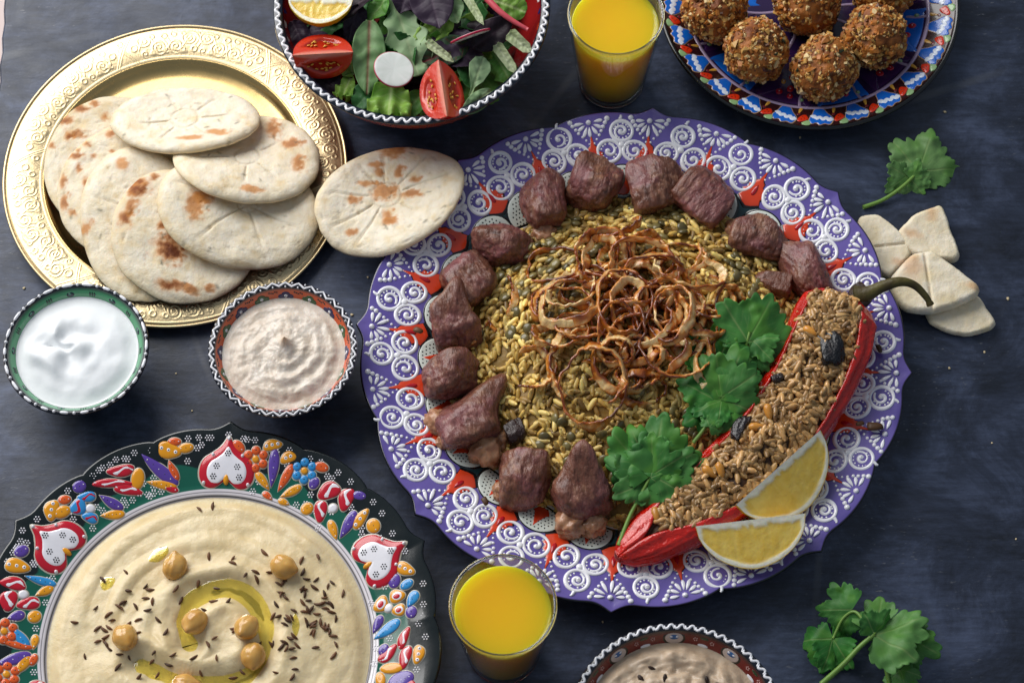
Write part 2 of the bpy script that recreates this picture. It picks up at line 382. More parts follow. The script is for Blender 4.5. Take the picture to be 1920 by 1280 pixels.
def bread(label, px, py, ax, ay, rot, zg, th, spots, grooves, crc, seed, specks=16, sig=13, tone=0.0):
    """oval flat bread: half axes ax, ay in photo pixels (ay as seen, foreshortened); spots (px, py, sx, sy, strength)"""
    global HM
    c = P(px, py, zg); k = mpp(px, py, zg); a = ax*k; b = ay*k/.885
    nth, nr = 150, 64
    tt = np.arange(nth)*2*PI/nth; s = np.concatenate([np.linspace(.004, .86, 46), 1-.14*(np.cos(np.linspace(0, PI/2, 18)[1:])**1.0)**1.6, [1.0]]); nr = len(s)
    T, S = np.meshgrid(tt, s, indexing='ij'); T = T.ravel(); S = S.ravel()
    wob = 1+.025*vn(np.c_[np.cos(T)*1.6, np.sin(T)*1.6, T*0+seed], seed)+.008*vn(np.c_[np.cos(T)*6, np.sin(T)*6, T*0], seed+2)
    lx, ly = a*S*wob*np.cos(T), b*S*wob*np.sin(T); cr, sr = math.cos(rot), math.sin(rot)
    X = c[0]+lx*cr-ly*sr; Y = c[1]+lx*sr+ly*cr
    # drape
    ex = ((GX-c[0])*cr+(GY-c[1])*sr)/a; ey = (-(GX-c[0])*sr+(GY-c[1])*cr)/b; inside = ex**2+ey**2 < 1
    Hs = HM.copy(); m_in = HM[inside].max()
    Hb = blur(np.where(inside, Hs, np.minimum(Hs, m_in)), sig)
    gap = (HM-Hb)[inside]; Hb = Hb+max(np.percentile(gap, 96), 0)+.1
    edge = np.sqrt(np.clip(1-np.clip((S-.80)/.20, 0, 1)**2, 0, 1))
    p3 = np.c_[lx*.045, ly*.045, lx*0+seed*3.1]
    pit = np.clip(vn(p3*9, seed+31)-.55, 0, 1); puff = 1.25*fbm(p3, seed, 3)+.42*fbm(p3*4, seed+5, 4)-1.6*pit
    g = np.zeros_like(S)
    if crc:
        rc = np.hypot(lx-crc[0]*a, ly-crc[1]*b)
        gw = .65; g = np.maximum(g, np.exp(-((rc-crc[2]*a)/gw)**2)*(.6+.4*vn(p3*3, seed+8)))
        ang = np.arctan2(ly-crc[1]*b, lx-crc[0]*a)
        for ga in grooves:
            ga, r0, r1 = ga if isinstance(ga, tuple) else (ga, 1.05, .86)
            da = (ang-ga+PI) % (2*PI)-PI; dist = rc*np.sin(da)+1.0*vn(np.c_[rc*.06, rc*0+ga*9, rc*0], seed)
            on = (np.abs(da) < 1)*sst(crc[2]*a*r0-.5, crc[2]*a*r0+2, rc)*sst(r1+.04, r1-.06, S)
            g = np.maximum(g, np.exp(-(dist/.6)**2)*on)
            puff = puff+.5*np.exp(-(dist/6)**2)*0
    ztop = samp(Hb, X, Y)+th*edge*(1-.10*S**2)*.5+th*.5+puff*edge-1.0*g*edge
    zbot = samp(Hb, X, Y)+th*.5-th*.46*edge
    # colour: cream dough with toasted blisters
    pn = np.c_[X*.16, Y*.16, X*0+seed]; n1 = fbm(pn, seed+11, 4); n2 = fbm(pn*3, seed+14, 3)
    C = mixc(CREAM, CREAM2, np.clip(.35+.6*n1+.25*n2+tone, 0, 1))
    C = mixc(C, col('#e0b878'), np.clip(.30*sst(.25, .75, n1)+.12*np.clip(n2, 0, 1), 0, 1)); C = mixc(C, col('#d9bf8e'), .45*sst(.90, 1.0, S)); C = mixc(C, col('#8a7a60'), .22*sst(0, .3, pit))
    for (sx_, sy_, wx, wy, st) in spots:
        q = P(sx_, sy_, zg+3); kx, ky = wx*k*1.25, wy*k/.885*1.25
        dd = np.hypot((X-q[0]+1.2*n2)/kx, (Y-q[1]+1.2*n1)/ky)+.55*n2+.45*n1
        C = mixc(C, TOAST, .85*sst(1.25, .5, dd)); C = mixc(C, BROWN, np.clip(st*1.1, 0, 1)*sst(.9, .15, dd))
        if st > 1: C = mixc(C, CHAR, (st-1)*sst(.6, .0, dd))
    C = mixc(C, col('#b39f7c'), .3*g)
    rs = np.random.default_rng(seed)
    for _ in range(specks//2):      # herb flecks baked in
        f1, f2 = rs.uniform(-.8, .8, 2); an = rs.uniform(0, PI); ux, uy = lx-f1*a, ly-f2*b
        w1 = np.abs(ux*math.cos(an)+uy*math.sin(an)); w2 = np.abs(-ux*math.sin(an)+uy*math.cos(an))
        C = mixc(C, col('#5c5a48'), .6*(sst(2.4, .6, w1)*sst(.9, .2, w2)))
    Vt = np.c_[X, Y, ztop]; Vb = np.c_[X, Y, zbot]
    Ft = gridf(nth, nr, True); Fb = gridf(nth, nr, True)[:, ::-1]+len(Vt)
    V = np.vstack([Vt, Vb])-np.array([c[0], c[1], 0])
    i = np.arange(nth); seam = np.c_[i*nr+nr-1, ((i+1) % nth)*nr+nr-1, ((i+1) % nth)*nr+nr-1+len(Vt), i*nr+nr-1+len(Vt)]
    o = ob('flat_bread', V, [np.vstack([Ft, Fb, seam[:, ::-1]])], m_bread, None, (c[0], c[1], 0), cols=np.vstack([C, mixc(C, col('#dcc59a'), np.full(len(C), .5))]))
    tag(o, label, 'bread', 'flat breads')
    if zg < 90:
        top = samp(Hb, GX, GY)+th*.5+th*.5*np.sqrt(np.clip(1-np.clip((np.hypot(ex, ey)-.8)/.2, 0, 1)**2, 0, 1))
        HM = np.where(inside, np.maximum(HM, top), HM)
bread('spotted flat bread at the far left of the brass tray, lowest of the pile', 222, 312, 138, 140, .3, 8, 4.5,
      [(150, 198, 16, 8, .7), (118, 220, 16, 10, .7), (140, 245, 18, 10, .6), (97, 268, 7, 7, .6), (128, 252, 9, 9, .8), (195, 212, 8, 8, .4), (175, 190, 8, 6, .4)], [], None, 21)
bread('flat bread with many small brown spots, second from the left edge of the brass tray', 252, 360, 150, 128, -.5, 12, 4.5,
      [(142, 290, 12, 6, .7), (163, 265, 8, 7, .6), (118, 335, 6, 14, .5), (120, 375, 7, 14, .5), (148, 315, 5, 8, .5), (160, 338, 6, 8, .5), (146, 278, 5, 5, .4), (207, 246, 9, 9, .6), (210, 280, 6, 4, .5), (175, 290, 5, 4, .4), (205, 298, 5, 4, .5), (135, 395, 8, 6, .3)], [], None, 22)
bread('pale flat bread half hidden at the bottom left of the brass tray', 268, 417, 118, 143, .25, 16, 5,
      [(160, 425, 14, 10, .1), (230, 310, 10, 10, .0)], [(-.6, 1.2, .7), (2.6, 1.2, .9)], (.1, .1, .12), 23)
bread('flat bread with large dark burnt patches at the front of the brass tray', 348, 437, 139, 121, -.2, 20, 6,
      [(318, 465, 26, 22, 1.8), (258, 360, 18, 18, 1.1), (235, 412, 13, 16, .8), (304, 424, 9, 8, .6), (318, 528, 22, 10, 1.1), (360, 535, 14, 7, .5), (390, 530, 9, 6, .4), (245, 390, 10, 16, .5), (290, 337, 6, 7, .6), (262, 345, 12, 8, .8)], [], None, 24)
bread('flat bread with crossing grooves and one toasted patch, right of the dark burnt bread', 445, 384, 150, 109, -.12, 25, 7,
      [(368, 388, 16, 26, .25), (380, 372, 14, 12, .1)], [(-1.15, .5, .97), (-2.25, .5, .8), (-.35, .5, .8), (3.05, .5, .85), (1.0, .5, .8)], (.1, .12, .12), 25)
bread('flat bread with three toasted spots at the right side of the brass tray', 460, 280, 136, 99, .0, 31, 7,
      [(505, 208, 16, 14, .4), (540, 242, 18, 10, .45), (558, 280, 12, 18, .45), (470, 348, 20, 6, .0)], [(3.3, 1.2, .62), (-1.6, 1.2, .62), (-.75, 1.2, .62), (.6, 1.2, .55)], (.0, .04, .17), 26)
bread('palest flat bread with a stamped flower, topmost of the pile on the brass tray', 340, 195, 142, 78, -.02, 39, 8,
      [(405, 226, 20, 6, .0), (350, 238, 20, 5, .0)], [(.75, 1.1, .72), (2.15, 1.1, .7), (-.75, 1.1, .6), (-2.2, 1.1, .7), (.1, 1.1, .6), (3.3, 1.1, .6)], (.0, .02, .18), 27, sig=16, tone=-.15)
HM = np.maximum(HM, np.where(np.hypot(GX-P(1187, 652, 21)[0], GY-P(1187, 652, 21)[1]) < 148, 20.5, 0))
bread('flat bread with a stamped flower propped between the brass tray and the purple plate', 731, 371, 146, 101, .50, 23, 8,
      [(722, 354, 22, 15, .25), (738, 272, 22, 14, .3), (747, 316, 9, 11, .35), (711, 316, 9, 7, .3), (778, 330, 10, 8, .35), (770, 363, 22, 7, .4), (730, 400, 10, 14, .45), (728, 415, 14, 7, .3), (663, 370, 12, 7, .35), (657, 432, 10, 7, .35), (690, 338, 16, 6, .15), (705, 302, 12, 5, .1)],
      [.35, 1.15, 1.75, 2.6, (3.25, 1.05, .9), (3.75, 1.05, .95), (5.2, 1.1, .5), -.15], (-.02, .07, .19), 28, sig=24, tone=-.1)

# torn pieces on the right
def slab(pts, z, th, seed, name, label, groove=None, spots=(), tilt=(0, 0)):
    q = np.array([P(x, y, z+th)[:2] for x, y in pts]); cen = q.mean(0)
    seg = np.linalg.norm(np.roll(q, -1, 0)-q, axis=1); outl = []
    for i in range(len(q)):
        n = max(4, int(seg[i]/.8)); t = np.linspace(0, 1, n, endpoint=False)[:, None]; outl.append(q[i]*(1-t)+q[(i+1) % len(q)]*t)
    outl = np.concatenate(outl); N = len(outl)
    for _ in range(12): outl = .25*np.roll(outl, 1, 0)+.5*outl+.25*np.roll(outl, -1, 0)
    dn = outl-cen; dn /= np.linalg.norm(dn, axis=1)[:, None]
    outl = outl+dn*(.5*vn(np.c_[outl*.12, outl[:, :1]*0], seed)+.16*vn(np.c_[outl*1.0, outl[:, :1]*0], seed+1))[:, None]
    e = np.linspace(0, 1, 9); ss = np.concatenate([1-.17*(1-np.cos(e*PI/2)), np.linspace(.8, .02, 16)]); zz = np.concatenate([np.sin(e*PI/2), np.ones(16)])
    V = []; C = []
    for s_, z_ in zip(ss, zz):
        xy = cen+(outl-cen)*s_; p3 = np.c_[xy*.06, xy[:, :1]*0+seed]; h = th*.42+z_*th*.58+z_*(.8*fbm(p3, seed, 3)+.25*fbm(p3*5, seed+3, 3))
        g = np.zeros(N)
        if groove is not None:
            g0, g1 = [P(*x, z+th)[:2] for x in groove]; dv = (g1-g0)/np.linalg.norm(g1-g0); rel = xy-g0
            g = np.exp(-((rel[:, 0]*dv[1]-rel[:, 1]*dv[0])/.7)**2)*(rel@dv > 0)*(rel@dv < np.linalg.norm(g1-g0)); h = h-1.3*g*z_
        h = h+(xy-cen)@np.array(tilt)
        c = mixc(CREAM, CREAM2, np.clip(.5+.7*fbm(p3*2.5, seed+6, 3), 0, 1)); 
        for (sx_, sy_, wx, wy, st) in spots:
            o_ = P(sx_, sy_, z+th); dd = np.hypot((xy[:, 0]-o_[0])/(wx*.3), (xy[:, 1]-o_[1])/(wy*.33))+.5*fbm(p3*3, seed+9, 3); c = mixc(c, TOAST, .45*sst(1.2, .2, dd))
        c = mixc(c, col('#b39f7c'), .3*g)
        V.append(np.c_[xy, h]); C.append(c)
    V = np.concatenate(V); C = np.concatenate(C); F = gridf(len(ss), N, False, True)[:, ::-1]; k = np.arange(N); o = (len(ss)-1)*N
    Vb = np.c_[cen+(outl-cen)*.9, .2+((outl-cen)*.9)@np.array(tilt)]; V = np.vstack([V, [[cen[0], cen[1], V[o:, 2].mean()]], Vb, [[cen[0], cen[1], .2]]]); nb = len(V)-1-N
    C = np.vstack([C, C[-1:], C[:N], C[:1]])
    F = [F, np.c_[o+k, o+(k+1) % N, np.full(N, nb-1)], np.c_[nb+(k+1) % N, nb+k, np.full(N, len(V)-1)]]
    F2 = np.c_[k+nb, (k+1) % N+nb, (k+1) % N, k]
    V = V-np.array([cen[0], cen[1], 0])
    tag(ob(name, V, [np.vstack([F[0], F2])]+F[1:], m_bread, None, (cen[0], cen[1], z), cols=C), label, 'bread', 'torn pieces of flat bread')
slab([(1728, 574), (1836, 551), (1872, 604), (1862, 614), (1819, 626), (1777, 619), (1745, 603)], 0, 6, 31, 'torn_bread', 'lowest torn piece of flat bread, poking out below the others at the right')
slab([(1611, 400), (1645, 396), (1672, 416), (1697, 443), (1712, 474), (1690, 500), (1668, 520), (1635, 500), (1605, 440)], 0, 7.5, 32, 'torn_bread', 'torn piece of flat bread tucked against the right rim of the purple plate', ((1640, 462), (1700, 455)), [(1695, 490, 26, 8, .3)])
slab([(1684, 430), (1711, 400), (1767, 379), (1777, 404), (1788, 433), (1803, 479), (1787, 489), (1740, 478), (1712, 474), (1698, 456)], 0.5, 8, 33, 'torn_bread', 'torn square of flat bread furthest back beside the purple plate', None, [(1708, 436, 26, 14, .3), (1745, 395, 14, 20, .2)])
slab([(1667, 518), (1710, 472), (1747, 466), (1795, 500), (1842, 535), (1836, 551), (1783, 574), (1744, 584), (1698, 577), (1672, 550)], 7, 8, 34, 'torn_bread', 'torn wedge of flat bread with a groove, lying on top of the other pieces', ((1733, 474), (1750, 580)), [(1712, 500, 20, 32, .4), (1820, 536, 18, 10, .2)], (0.02, 0.05))

# ================================================================== GLAZED PLATES AND BOWLS
m_glaze = material('painted_glaze', attr=True, rough=.22, coat=.5, spec=.5, cvar=(.05, .10), rvar=(.08, .06), bump=(.09, .10), bump2=(.5, .02))
m_slip = material('raised_slip', attr=True, rough=.24, coat=.55, cvar=(.15, .04), bump=(.5, .05))
def deco(name, parts, r0, prof, parent, rots, stuff=False, m=None):
    """one raised motif at every angle in rots, sharing one mesh; parts [(V, F, colour)] in local mm"""
    V, F, C = join(parts); V = onplate(V, r0, 0.0, prof); me = mesh(name, V, F, C)
    for a in rots:
        o = obm(name, me, m or m_slip, parent, (0, 0, 0), (0, 0, a))
        if stuff: o['kind'] = 'stuff'
def spiral2(cx, cy, r0, r1, a0, turns, n=36):
    t = np.linspace(0, 1, n); a = a0+turns*2*PI*t; r = r0+(r1-r0)*t**.8; return np.c_[cx+r*np.cos(a), cy+r*np.sin(a)]
WHITE = col('#efeef2'); INK = col('#0c0e12')

# ---------------------------------------------------------------- the big purple plate
PR = 150
pc = P(1187, 652, 21); PC = (pc[0], pc[1], 0)
PZ = ([0, 92, 104, 114, 126, 140, 152, 160], [5, 5.2, 8.5, 13.2, 16.6, 19.0, 21, 22])
pprof = lambda r: np.interp(r, *PZ)
def purple_outline(T, base=1.0):
    t = ((T-math.radians(84.5))/(PI/4)) % 1.0
    lob = np.abs(np.sin(2*PI*t))**.8; e = np.minimum(t, 1-t)
    return -3.4*(1-lob)*sst(0, .12, e)+1.0*lob+4.2*np.clip(1-e/.12, 0, 1)**2.4
def purple_plate():
    t = empty('purple_plate', PC, 'large scalloped purple plate with raised white scrolls, heaped with rice and meat', 'plate')
    rad = lambda T, R: R+purple_outline(T)*sst(126, 150, R)
    rs = list(np.linspace(.01, 92, 14))+[98, 102, 104, 104.4, 108, 112, 116, 119.0, 119.4, 123, 128, 134, 140, 145, 149, 151.2]
    prof = [(r, float(pprof(r))) for r in rs]+[(152.0, 20.9), (152.5, 20.4), (152.6, 19.4), (152.0, 18.0), (148, 16.4), (140, 14.6), (120, 10.5), (104, 4), (90, 1.5), (78, 1.5), (76, 0), (70, 0), (69, 1.5), (.01, 1.5)]
    V, F, R, T = lathe(prof, 720, rad)
    j = np.tile(np.arange(len(prof)), 720); n0 = len(rs)
    C = np.tile(col('#6b5ca4'), (len(V), 1))
    nz = fbm(np.c_[V[:, 0]*.05, V[:, 1]*.05, V[:, 0]*0], 3, 4); C = mixc(C, col('#4e4289'), np.clip(.35+.9*nz, 0, 1))
    br = vn(np.c_[R*2.0, T*3, T*0], 8); C = mixc(C, col('#7566b4'), np.clip(.25*br+.05, 0, 1))
    pr = np.array([p[0] for p in prof])[j]
    C[pr < 119.2] = col('#12343a'); C[pr < 104.2] = col('#e9e6e0')
    C[j >= n0] = INK
    ob('dish', V, F, m_glaze, t, cols=C)
    t.scale = (.985, .985, .985)
    st = 2*PI/24; off = math.radians(84.5)+st*.5
    at = [off+k*st+math.radians(rnd.uniform(-.8, .8)) for k in range(24)]
    bt = [off+(k+.5)*st+math.radians(rnd.uniform(-.7, .7)) for k in range(24)]
    for var in range(4):         # trefoil scrolls
        q = random.Random(var); parts = []
        for (cx, cy, r, a0) in ((0, 6.6, 6.0, PI*1.4), (-7.2, -5.0, 6.4, PI*.4), (7.2, -5.0, 6.4, PI*.9)):
            cx += q.uniform(-.6, .6); cy += q.uniform(-.5, .5); r *= q.uniform(.94, 1.04); a0 += q.uniform(-.5, .5); hd = q.choice((1, 1, -1))
            e = ell(cx, cy, r, r*q.uniform(.88, 1.05), q.uniform(0, 3), 40); parts.append((*slip(e, 2.1, .85, True, 1+.12*np.sin(np.arange(40)*.157*2+a0)), WHITE))
            sp = spiral2(cx, cy, r*.72, r*.12, a0, q.uniform(.8, 1.15)*hd); tp = np.interp(np.linspace(0, 1, len(sp)), [0, .15, .6, 1], [.8, .9, 1.2, 1.9])
            parts.append((*slip(sp, 1.6, .75, False, tp), WHITE)); parts.append((*dot(sp[-1][0], sp[-1][1], 1.5, .95), WHITE))
            for k in range(13):
                a = k/13*2*PI+q.uniform(-.1, .1); rr = r*.70
                if q.random() < .85: parts.append((*dot(cx+rr*math.cos(a), cy+rr*math.sin(a), .58, .4), WHITE))
        tl = [(-.3, 13.2), (.4, 15.2), (q.uniform(-.8, 1.6), 15.9)]; parts.append((*slip(spline(tl, 10), 1.8, 1.0, False, np.linspace(1.2, .5, 10)), WHITE))
        parts.append((*dot(0, -1.2, 2.0, 1.0), WHITE))
        parts = [(p[0]*np.array([1.09, 1.07, 1]), p[1], p[2]) for p in parts]
        deco('trefoil_scroll', parts, 133.6, pprof, t, at[var::4], True)
    for var in range(3):         # fans at the rim
        q = random.Random(20+var); parts = [(*dot(0, 0, 1.5, 1.3), WHITE)]
        for k in range(7):
            a = -PI/2+(k-3)*.52+q.uniform(-.09, .09); r0, L = 2.6, 6.4*q.uniform(.8, 1.1)*(1-.05*abs(k-3))
            cx, cy = math.cos(a)*(r0+L/2), math.sin(a)*(r0+L/2)
            parts.append((*blob(tear(cx, cy, L, 2.1, a, q.uniform(-.12, .12)), .7), WHITE))
        for s in (-1, 1):
            for k in range(7):
                f = k/6; x = s*(9.8-8.6*f**1.15)+q.uniform(-.25, .25); y = 1.0-13.2*f; r = 1.45-.85*f
                parts.append((*dot(x, y, r*q.uniform(.9, 1.1)), WHITE))
        parts = [(p[0]*np.array([1.12, 1.08, 1]), p[1], p[2]) for p in parts]
        deco('fan_motif', parts, 147.6, pprof, t, bt[var::3], True)
    ORG = col('#d8401c'); RED = col('#b01222')
    fl = [(0, 10), (1.0, 4.5), (2.6, 3.2), (2.8, 1.4), (4.6, .6), (4.2, -1.4), (6, -2.6), (5, -4.2), (6, -6.5), (2.4, -8.6), (0, -9.4)]
    fl = np.array(fl+[(-x, y) for x, y in fl[-2:0:-1]])
    fl = fl*np.array([1.2, 1.3])
    parts = [(*blob(fl*1.10, .25), INK), (*blob(fl, .42), ORG), (*blob(tear(0, -1.5, 7.5, 3.0, PI/2*3), 1.1), RED)]
    deco('orange_flower', parts, 127.6, pprof, t, bt, True)
    q = random.Random(5); sc = np.array([(11.8*math.cos(a), -4+12.0*math.sin(a)) for a in np.linspace(-.35, PI+.35, 30)]); sc = np.vstack([sc, [(-7, -9), (0, -10), (7, -9)]])*np.array([1.12, 1.0])
    parts = [(*blob(sc*1.09, .2), INK), (*blob(sc, .34), col('#d8ded4'))]
    for yy in np.arange(-8.5, 8, 2.0):
        for xx in np.arange(-11, 11.1, 2.2):
            x, y = xx+(1.1 if int(round((yy+8.5)/2)) % 2 else 0)+q.uniform(-.25, .25), yy+q.uniform(-.25, .25)
            if np.hypot(x, y+4) < 10.8 and y > -9: parts.append((*blob(ell(x, y, .48, .48, 0, 6), .06, ((1, .3), (.7, 1)), .36), INK))
    sf = np.array([(0, 5.5), (1.6, 1), (3.2, -3), (4.8, -5), (3, -8), (0, -8.6), (-3, -8), (-4.8, -5), (-3.2, -3), (-1.6, 1)])
    parts.append((*blob(sf, .22, base=.4), ORG))
    deco('dotted_scallop', parts, 112.6, pprof, t, at, True)
purple_plate()

# ---------------------------------------------------------------- the green and black plate of hummus
GR = 124.0
gc = P(388, 1206, 20); GC = (gc[0], gc[1], 0)
GZ = ([0, 84, 87, 89.5, 92, 106, 118, 128], [9, 10, 12.5, 13.2, 13.4, 17.0, 19.6, 20.6]); gprof = lambda r: np.interp(r, *GZ)
G_CUSP = math.radians(87)
def green_outline(T):
    t = ((T-G_CUSP)/(PI/3)) % 1.0; e = np.minimum(t, 1-t)
    return -3.2*(1-np.abs(np.sin(3*PI*t))**.7)*sst(0, .10, e)+4.0*np.clip(1-e/.10, 0, 1)**2.2
def green_plate():
    t = empty('flower_plate', GC, 'dark green scalloped plate with raised coloured flowers, filled with hummus', 'plate')
    rad = lambda T, R: R+green_outline(T)*sst(104, 121, R)
    rs = list(np.linspace(.01, 84, 8))+[84.6, 85.4, 86.2, 87, 87.8, 88.2, 88.6, 89, 89.4, 89.6]+list(np.linspace(90, 112, 34))+[115, 118, 120, 121.8]
    prof = [(r, float(gprof(r))) for r in rs]+[(122.6, 20.0), (123.1, 19.5), (123.2, 18.6), (122.4, 17.4), (115, 15), (95, 9.5), (85, 4), (74, 1.5), (66, 0), (60, 0), (58, 1.5), (.01, 1.5)]
    V, F, R, T = lathe(prof, 720, rad); n0 = len(rs); j = np.tile(np.arange(len(prof)), 720); pr = np.array([p[0] for p in prof])[j]
    C = np.tile(col('#0a1416'), (len(V), 1)); GREEN = col('#0e5a48')
    edge = 99+5.5*np.abs(np.sin(T*9+.6))**1.0+2.5*np.sin(T*5); C = mixc(C, GREEN, sst(edge+.4, edge-.4, pr))
    C[pr < 89.7] = col('#e3dde2'); C[(pr > 85.8) & (pr < 86.6)] = INK; C[j >= n0+1] = col('#070a0c')
    k = (pr > 88.0) & (pr < 88.3); C[k] = col('#5a5258')
    ob('dish', V, F, m_glaze, t, cols=C)
    PAL = dict(o=col('#dd5a1c'), y=col('#e69a12'), p=col('#5a3f9c'), b=col('#2e8fd0'), r=col('#c1122a'), w=col('#eceaf0'))
    OUT = col('#b9b4a4')
    def loc(z, x, y):
        px, py = (400+x*.3909, 780+y*.3906) if z == 7 else (x*.3907, 780+y*.3906)
        q = P(px, py, 18)-gc; return q[0], q[1]
    K = .3907*.285
    def put(name, outl, h, c, extra):
        # outl in plate xy, pulled in where it would pass the scalloped edge
        cen = outl.mean(0); far = np.max(np.hypot(outl[:, 0], outl[:, 1])); lim = 120.8+float(green_outline(math.atan2(cen[1], cen[0])))-.8; sh = cen/np.linalg.norm(cen)*min(0, lim-far); outl = outl+sh; cen = cen+sh; extra = [(e[0]+np.r_[sh, 0], e[1], e[2]) for e in extra]; big = cen+(outl-cen)*(1+.55/np.maximum(np.linalg.norm(outl-cen, axis=1), .8))[:, None]
        parts = [(*blob(big, .22), OUT), (*blob(outl, h), c)]+extra
        V, F, C = join(parts); V[:, 2] += gprof(np.hypot(V[:, 0], V[:, 1])); me = mesh(name, V, F, C)
        for a in (0, PI):
            if a == 0 or cen[1] > 22: obm(name, me, m_slip, t, (0, 0, 0), (0, 0, a))
    D = INK
    def eyes(cx, cy, n, L, rot, r=1.05):
        e = []
        for k in range(n):
            f = (k-(n-1)/2)*L; x, y = cx+f*math.cos(rot), cy+f*math.sin(rot)
            e += [(*blob(ell(x, y, r, r, 0, 10), .3, base=.72), PAL['w']), (*blob(ell(x, y, r*.42, r*.42, 0, 6), .2, ((1, .3), (.6, 1)), .95), D)]
        return e
    def beads(cx, cy, L, rot, n):
        e = []
        for k in range(n):
            f = (k/(max(n-1, 1))-.5)*L*.62; x, y = cx+f*math.cos(rot), cy+f*math.sin(rot)
            e += [(*dot(x, y, .55, 1.05), PAL['w'] if k % 2 == 0 else D)]
        return e
    T = [  # zoom, x, y, angle, length, width, colour, style (t drop with beads, e eyes, 2 two-tone petal)
        (7,122,148,135,75,50,'o','t'),(7,125,212,0,48,46,'b','t'),(7,290,125,10,95,55,'y','e'),(7,288,245,85,190,52,'p','t'),(7,345,290,62,150,44,'o','t'),(7,235,300,128,110,40,'y','t'),(7,257,367,140,60,32,'o','t'),
        (7,370,352,25,115,42,'y','t'),(7,335,397,155,60,32,'y','t'),(7,360,200,20,82,58,'y','e'),(7,518,247,160,78,48,'o','t'),(7,483,318,60,62,50,'p','t'),(7,555,355,20,115,85,'r','2'),(7,637,395,70,115,75,'r','2'),(7,512,442,85,108,64,'r','2'),(7,572,434,0,46,44,'w',''),
        (7,706,378,165,72,44,'p','t'),(7,447,430,30,64,58,'y','t'),(7,573,532,110,105,42,'y','t'),(7,645,512,60,150,54,'p','t'),(7,704,490,52,115,54,'y','e'),(7,768,525,120,74,66,'y','t'),
        (7,920,733,150,98,60,'y','e'),(7,868,785,80,75,60,'p','t'),(7,928,806,30,68,46,'b','t'),(7,880,858,10,76,64,'y','3'),(7,803,890,60,84,66,'y','3'),(7,890,924,20,64,58,'y','3'),(7,838,910,0,44,42,'w',''),(7,955,878,60,90,52,'b','t'),(7,950,938,90,62,56,'p','t'),
        (7,785,985,65,98,44,'p','t'),(7,832,1014,35,152,56,'b','t'),(7,815,1108,60,62,48,'p','t'),(7,912,1060,68,115,46,'r','2'),(7,835,1130,45,115,54,'r','2'),(7,920,1150,75,120,56,'r','2'),(7,855,1200,0,112,54,'y',''),(7,984,1142,80,94,56,'y','e'),(7,900,1262,20,130,86,'p','t'),(7,800,1250,100,74,48,'y','t'),
        (6,762,252,-38,235,62,'p','t'),(6,772,318,-8,150,42,'y','t'),(6,815,336,-12,76,30,'r','t'),(6,828,255,-65,110,42,'o','t'),(6,810,165,-15,118,82,'y','e'),(6,835,100,0,66,40,'o','t'),(6,893,155,10,78,48,'y','t'),
        (6,582,262,10,135,58,'r','2'),(6,535,320,3,200,42,'r','2'),(6,610,346,-8,140,50,'r','2'),(6,660,295,85,104,64,'y',''),(6,370,325,30,70,60,'p','t'),(6,222,430,80,104,70,'y','e'),(6,312,404,10,62,44,'o','t'),(6,298,460,25,88,58,'y','t'),
        (6,418,385,10,88,50,'b','2'),(6,376,432,60,84,74,'b','2'),(6,430,478,-15,78,50,'b','2'),(6,432,437,0,44,42,'w',''),(6,530,405,-28,132,48,'p','t'),(6,535,460,8,118,44,'y','t'),
        (6,105,650,30,72,58,'p','t'),(6,82,720,-8,118,72,'y','e'),(6,190,780,-12,152,40,'b','t'),(6,208,828,32,94,42,'y','t'),(6,65,802,-8,122,64,'r','2'),(6,40,882,80,104,84,'r','2'),(6,135,890,15,108,60,'r','2'),(6,110,850,0,46,44,'w',''),
        (6,75,955,22,84,48,'p','t'),(6,160,950,40,64,58,'y','t'),(6,95,1055,-52,124,50,'b','t'),(6,160,1070,85,74,36,'y','t'),(6,70,1090,-8,160,34,'o','t'),(6,60,1162,22,172,56,'p','t'),(6,105,1182,62,112,52,'y','t'),(6,153,1155,70,62,40,'o','t'),(6,170,1276,10,80,44,'r','2')]
    for (z, x, y, ang, L, w, c, s) in T:
        cx, cy = loc(z, x, y); a = math.radians(ang); L *= K; w *= K
        dr = s in ('t',) and L > 1.35*w
        outl = tear(cx, cy, L, w*1.1, a, .06) if dr and L > 1.7*w else ell(cx, cy, L/2, w/2, a, 22)
        if s in ('2', 'e', '3') : outl = outl+(outl-outl.mean(0))*(.10*np.cos(3*np.arange(len(outl))/len(outl)*2*PI+x))[:, None]
        ex = []
        if s == 't': ex = beads(cx, cy, L, a, 5 if L > 11 else 3)
        if s == 'e': ex = eyes(cx, cy, 2 if L < 10 else 3, L*.30, a)
        if s == '2':
            ti = np.linspace(-.42, .42, 14); pth = np.c_[cx+L*ti*math.cos(a)-math.sin(a)*w*.16*np.sin(ti*9), cy+L*ti*math.sin(a)+math.cos(a)*w*.16*np.sin(ti*9)]
            V2, F2 = slip(pth, w*.42, .5, False, np.interp(np.linspace(0, 1, 14), [0, .3, .8, 1], [.3, 1, .9, .3])); V2[:, 2] += .62; ex = [(V2, F2, PAL['w'] if c == 'r' else PAL['r'])]
        if s == '3':
            ex = [(*blob(ell(cx, cy, L*.34, w*.34, a, 14), .35, base=.65), PAL['w']), (*blob(ell(cx-.2, cy-.2, L*.22, w*.2, a, 12), .3, base=.95), PAL['r'])]
        put({'t': 'slip_petal', 'e': 'slip_bud', '2': 'slip_petal', '3': 'slip_petal', '': 'slip_bead'}[s], outl, .9, PAL[c], ex)
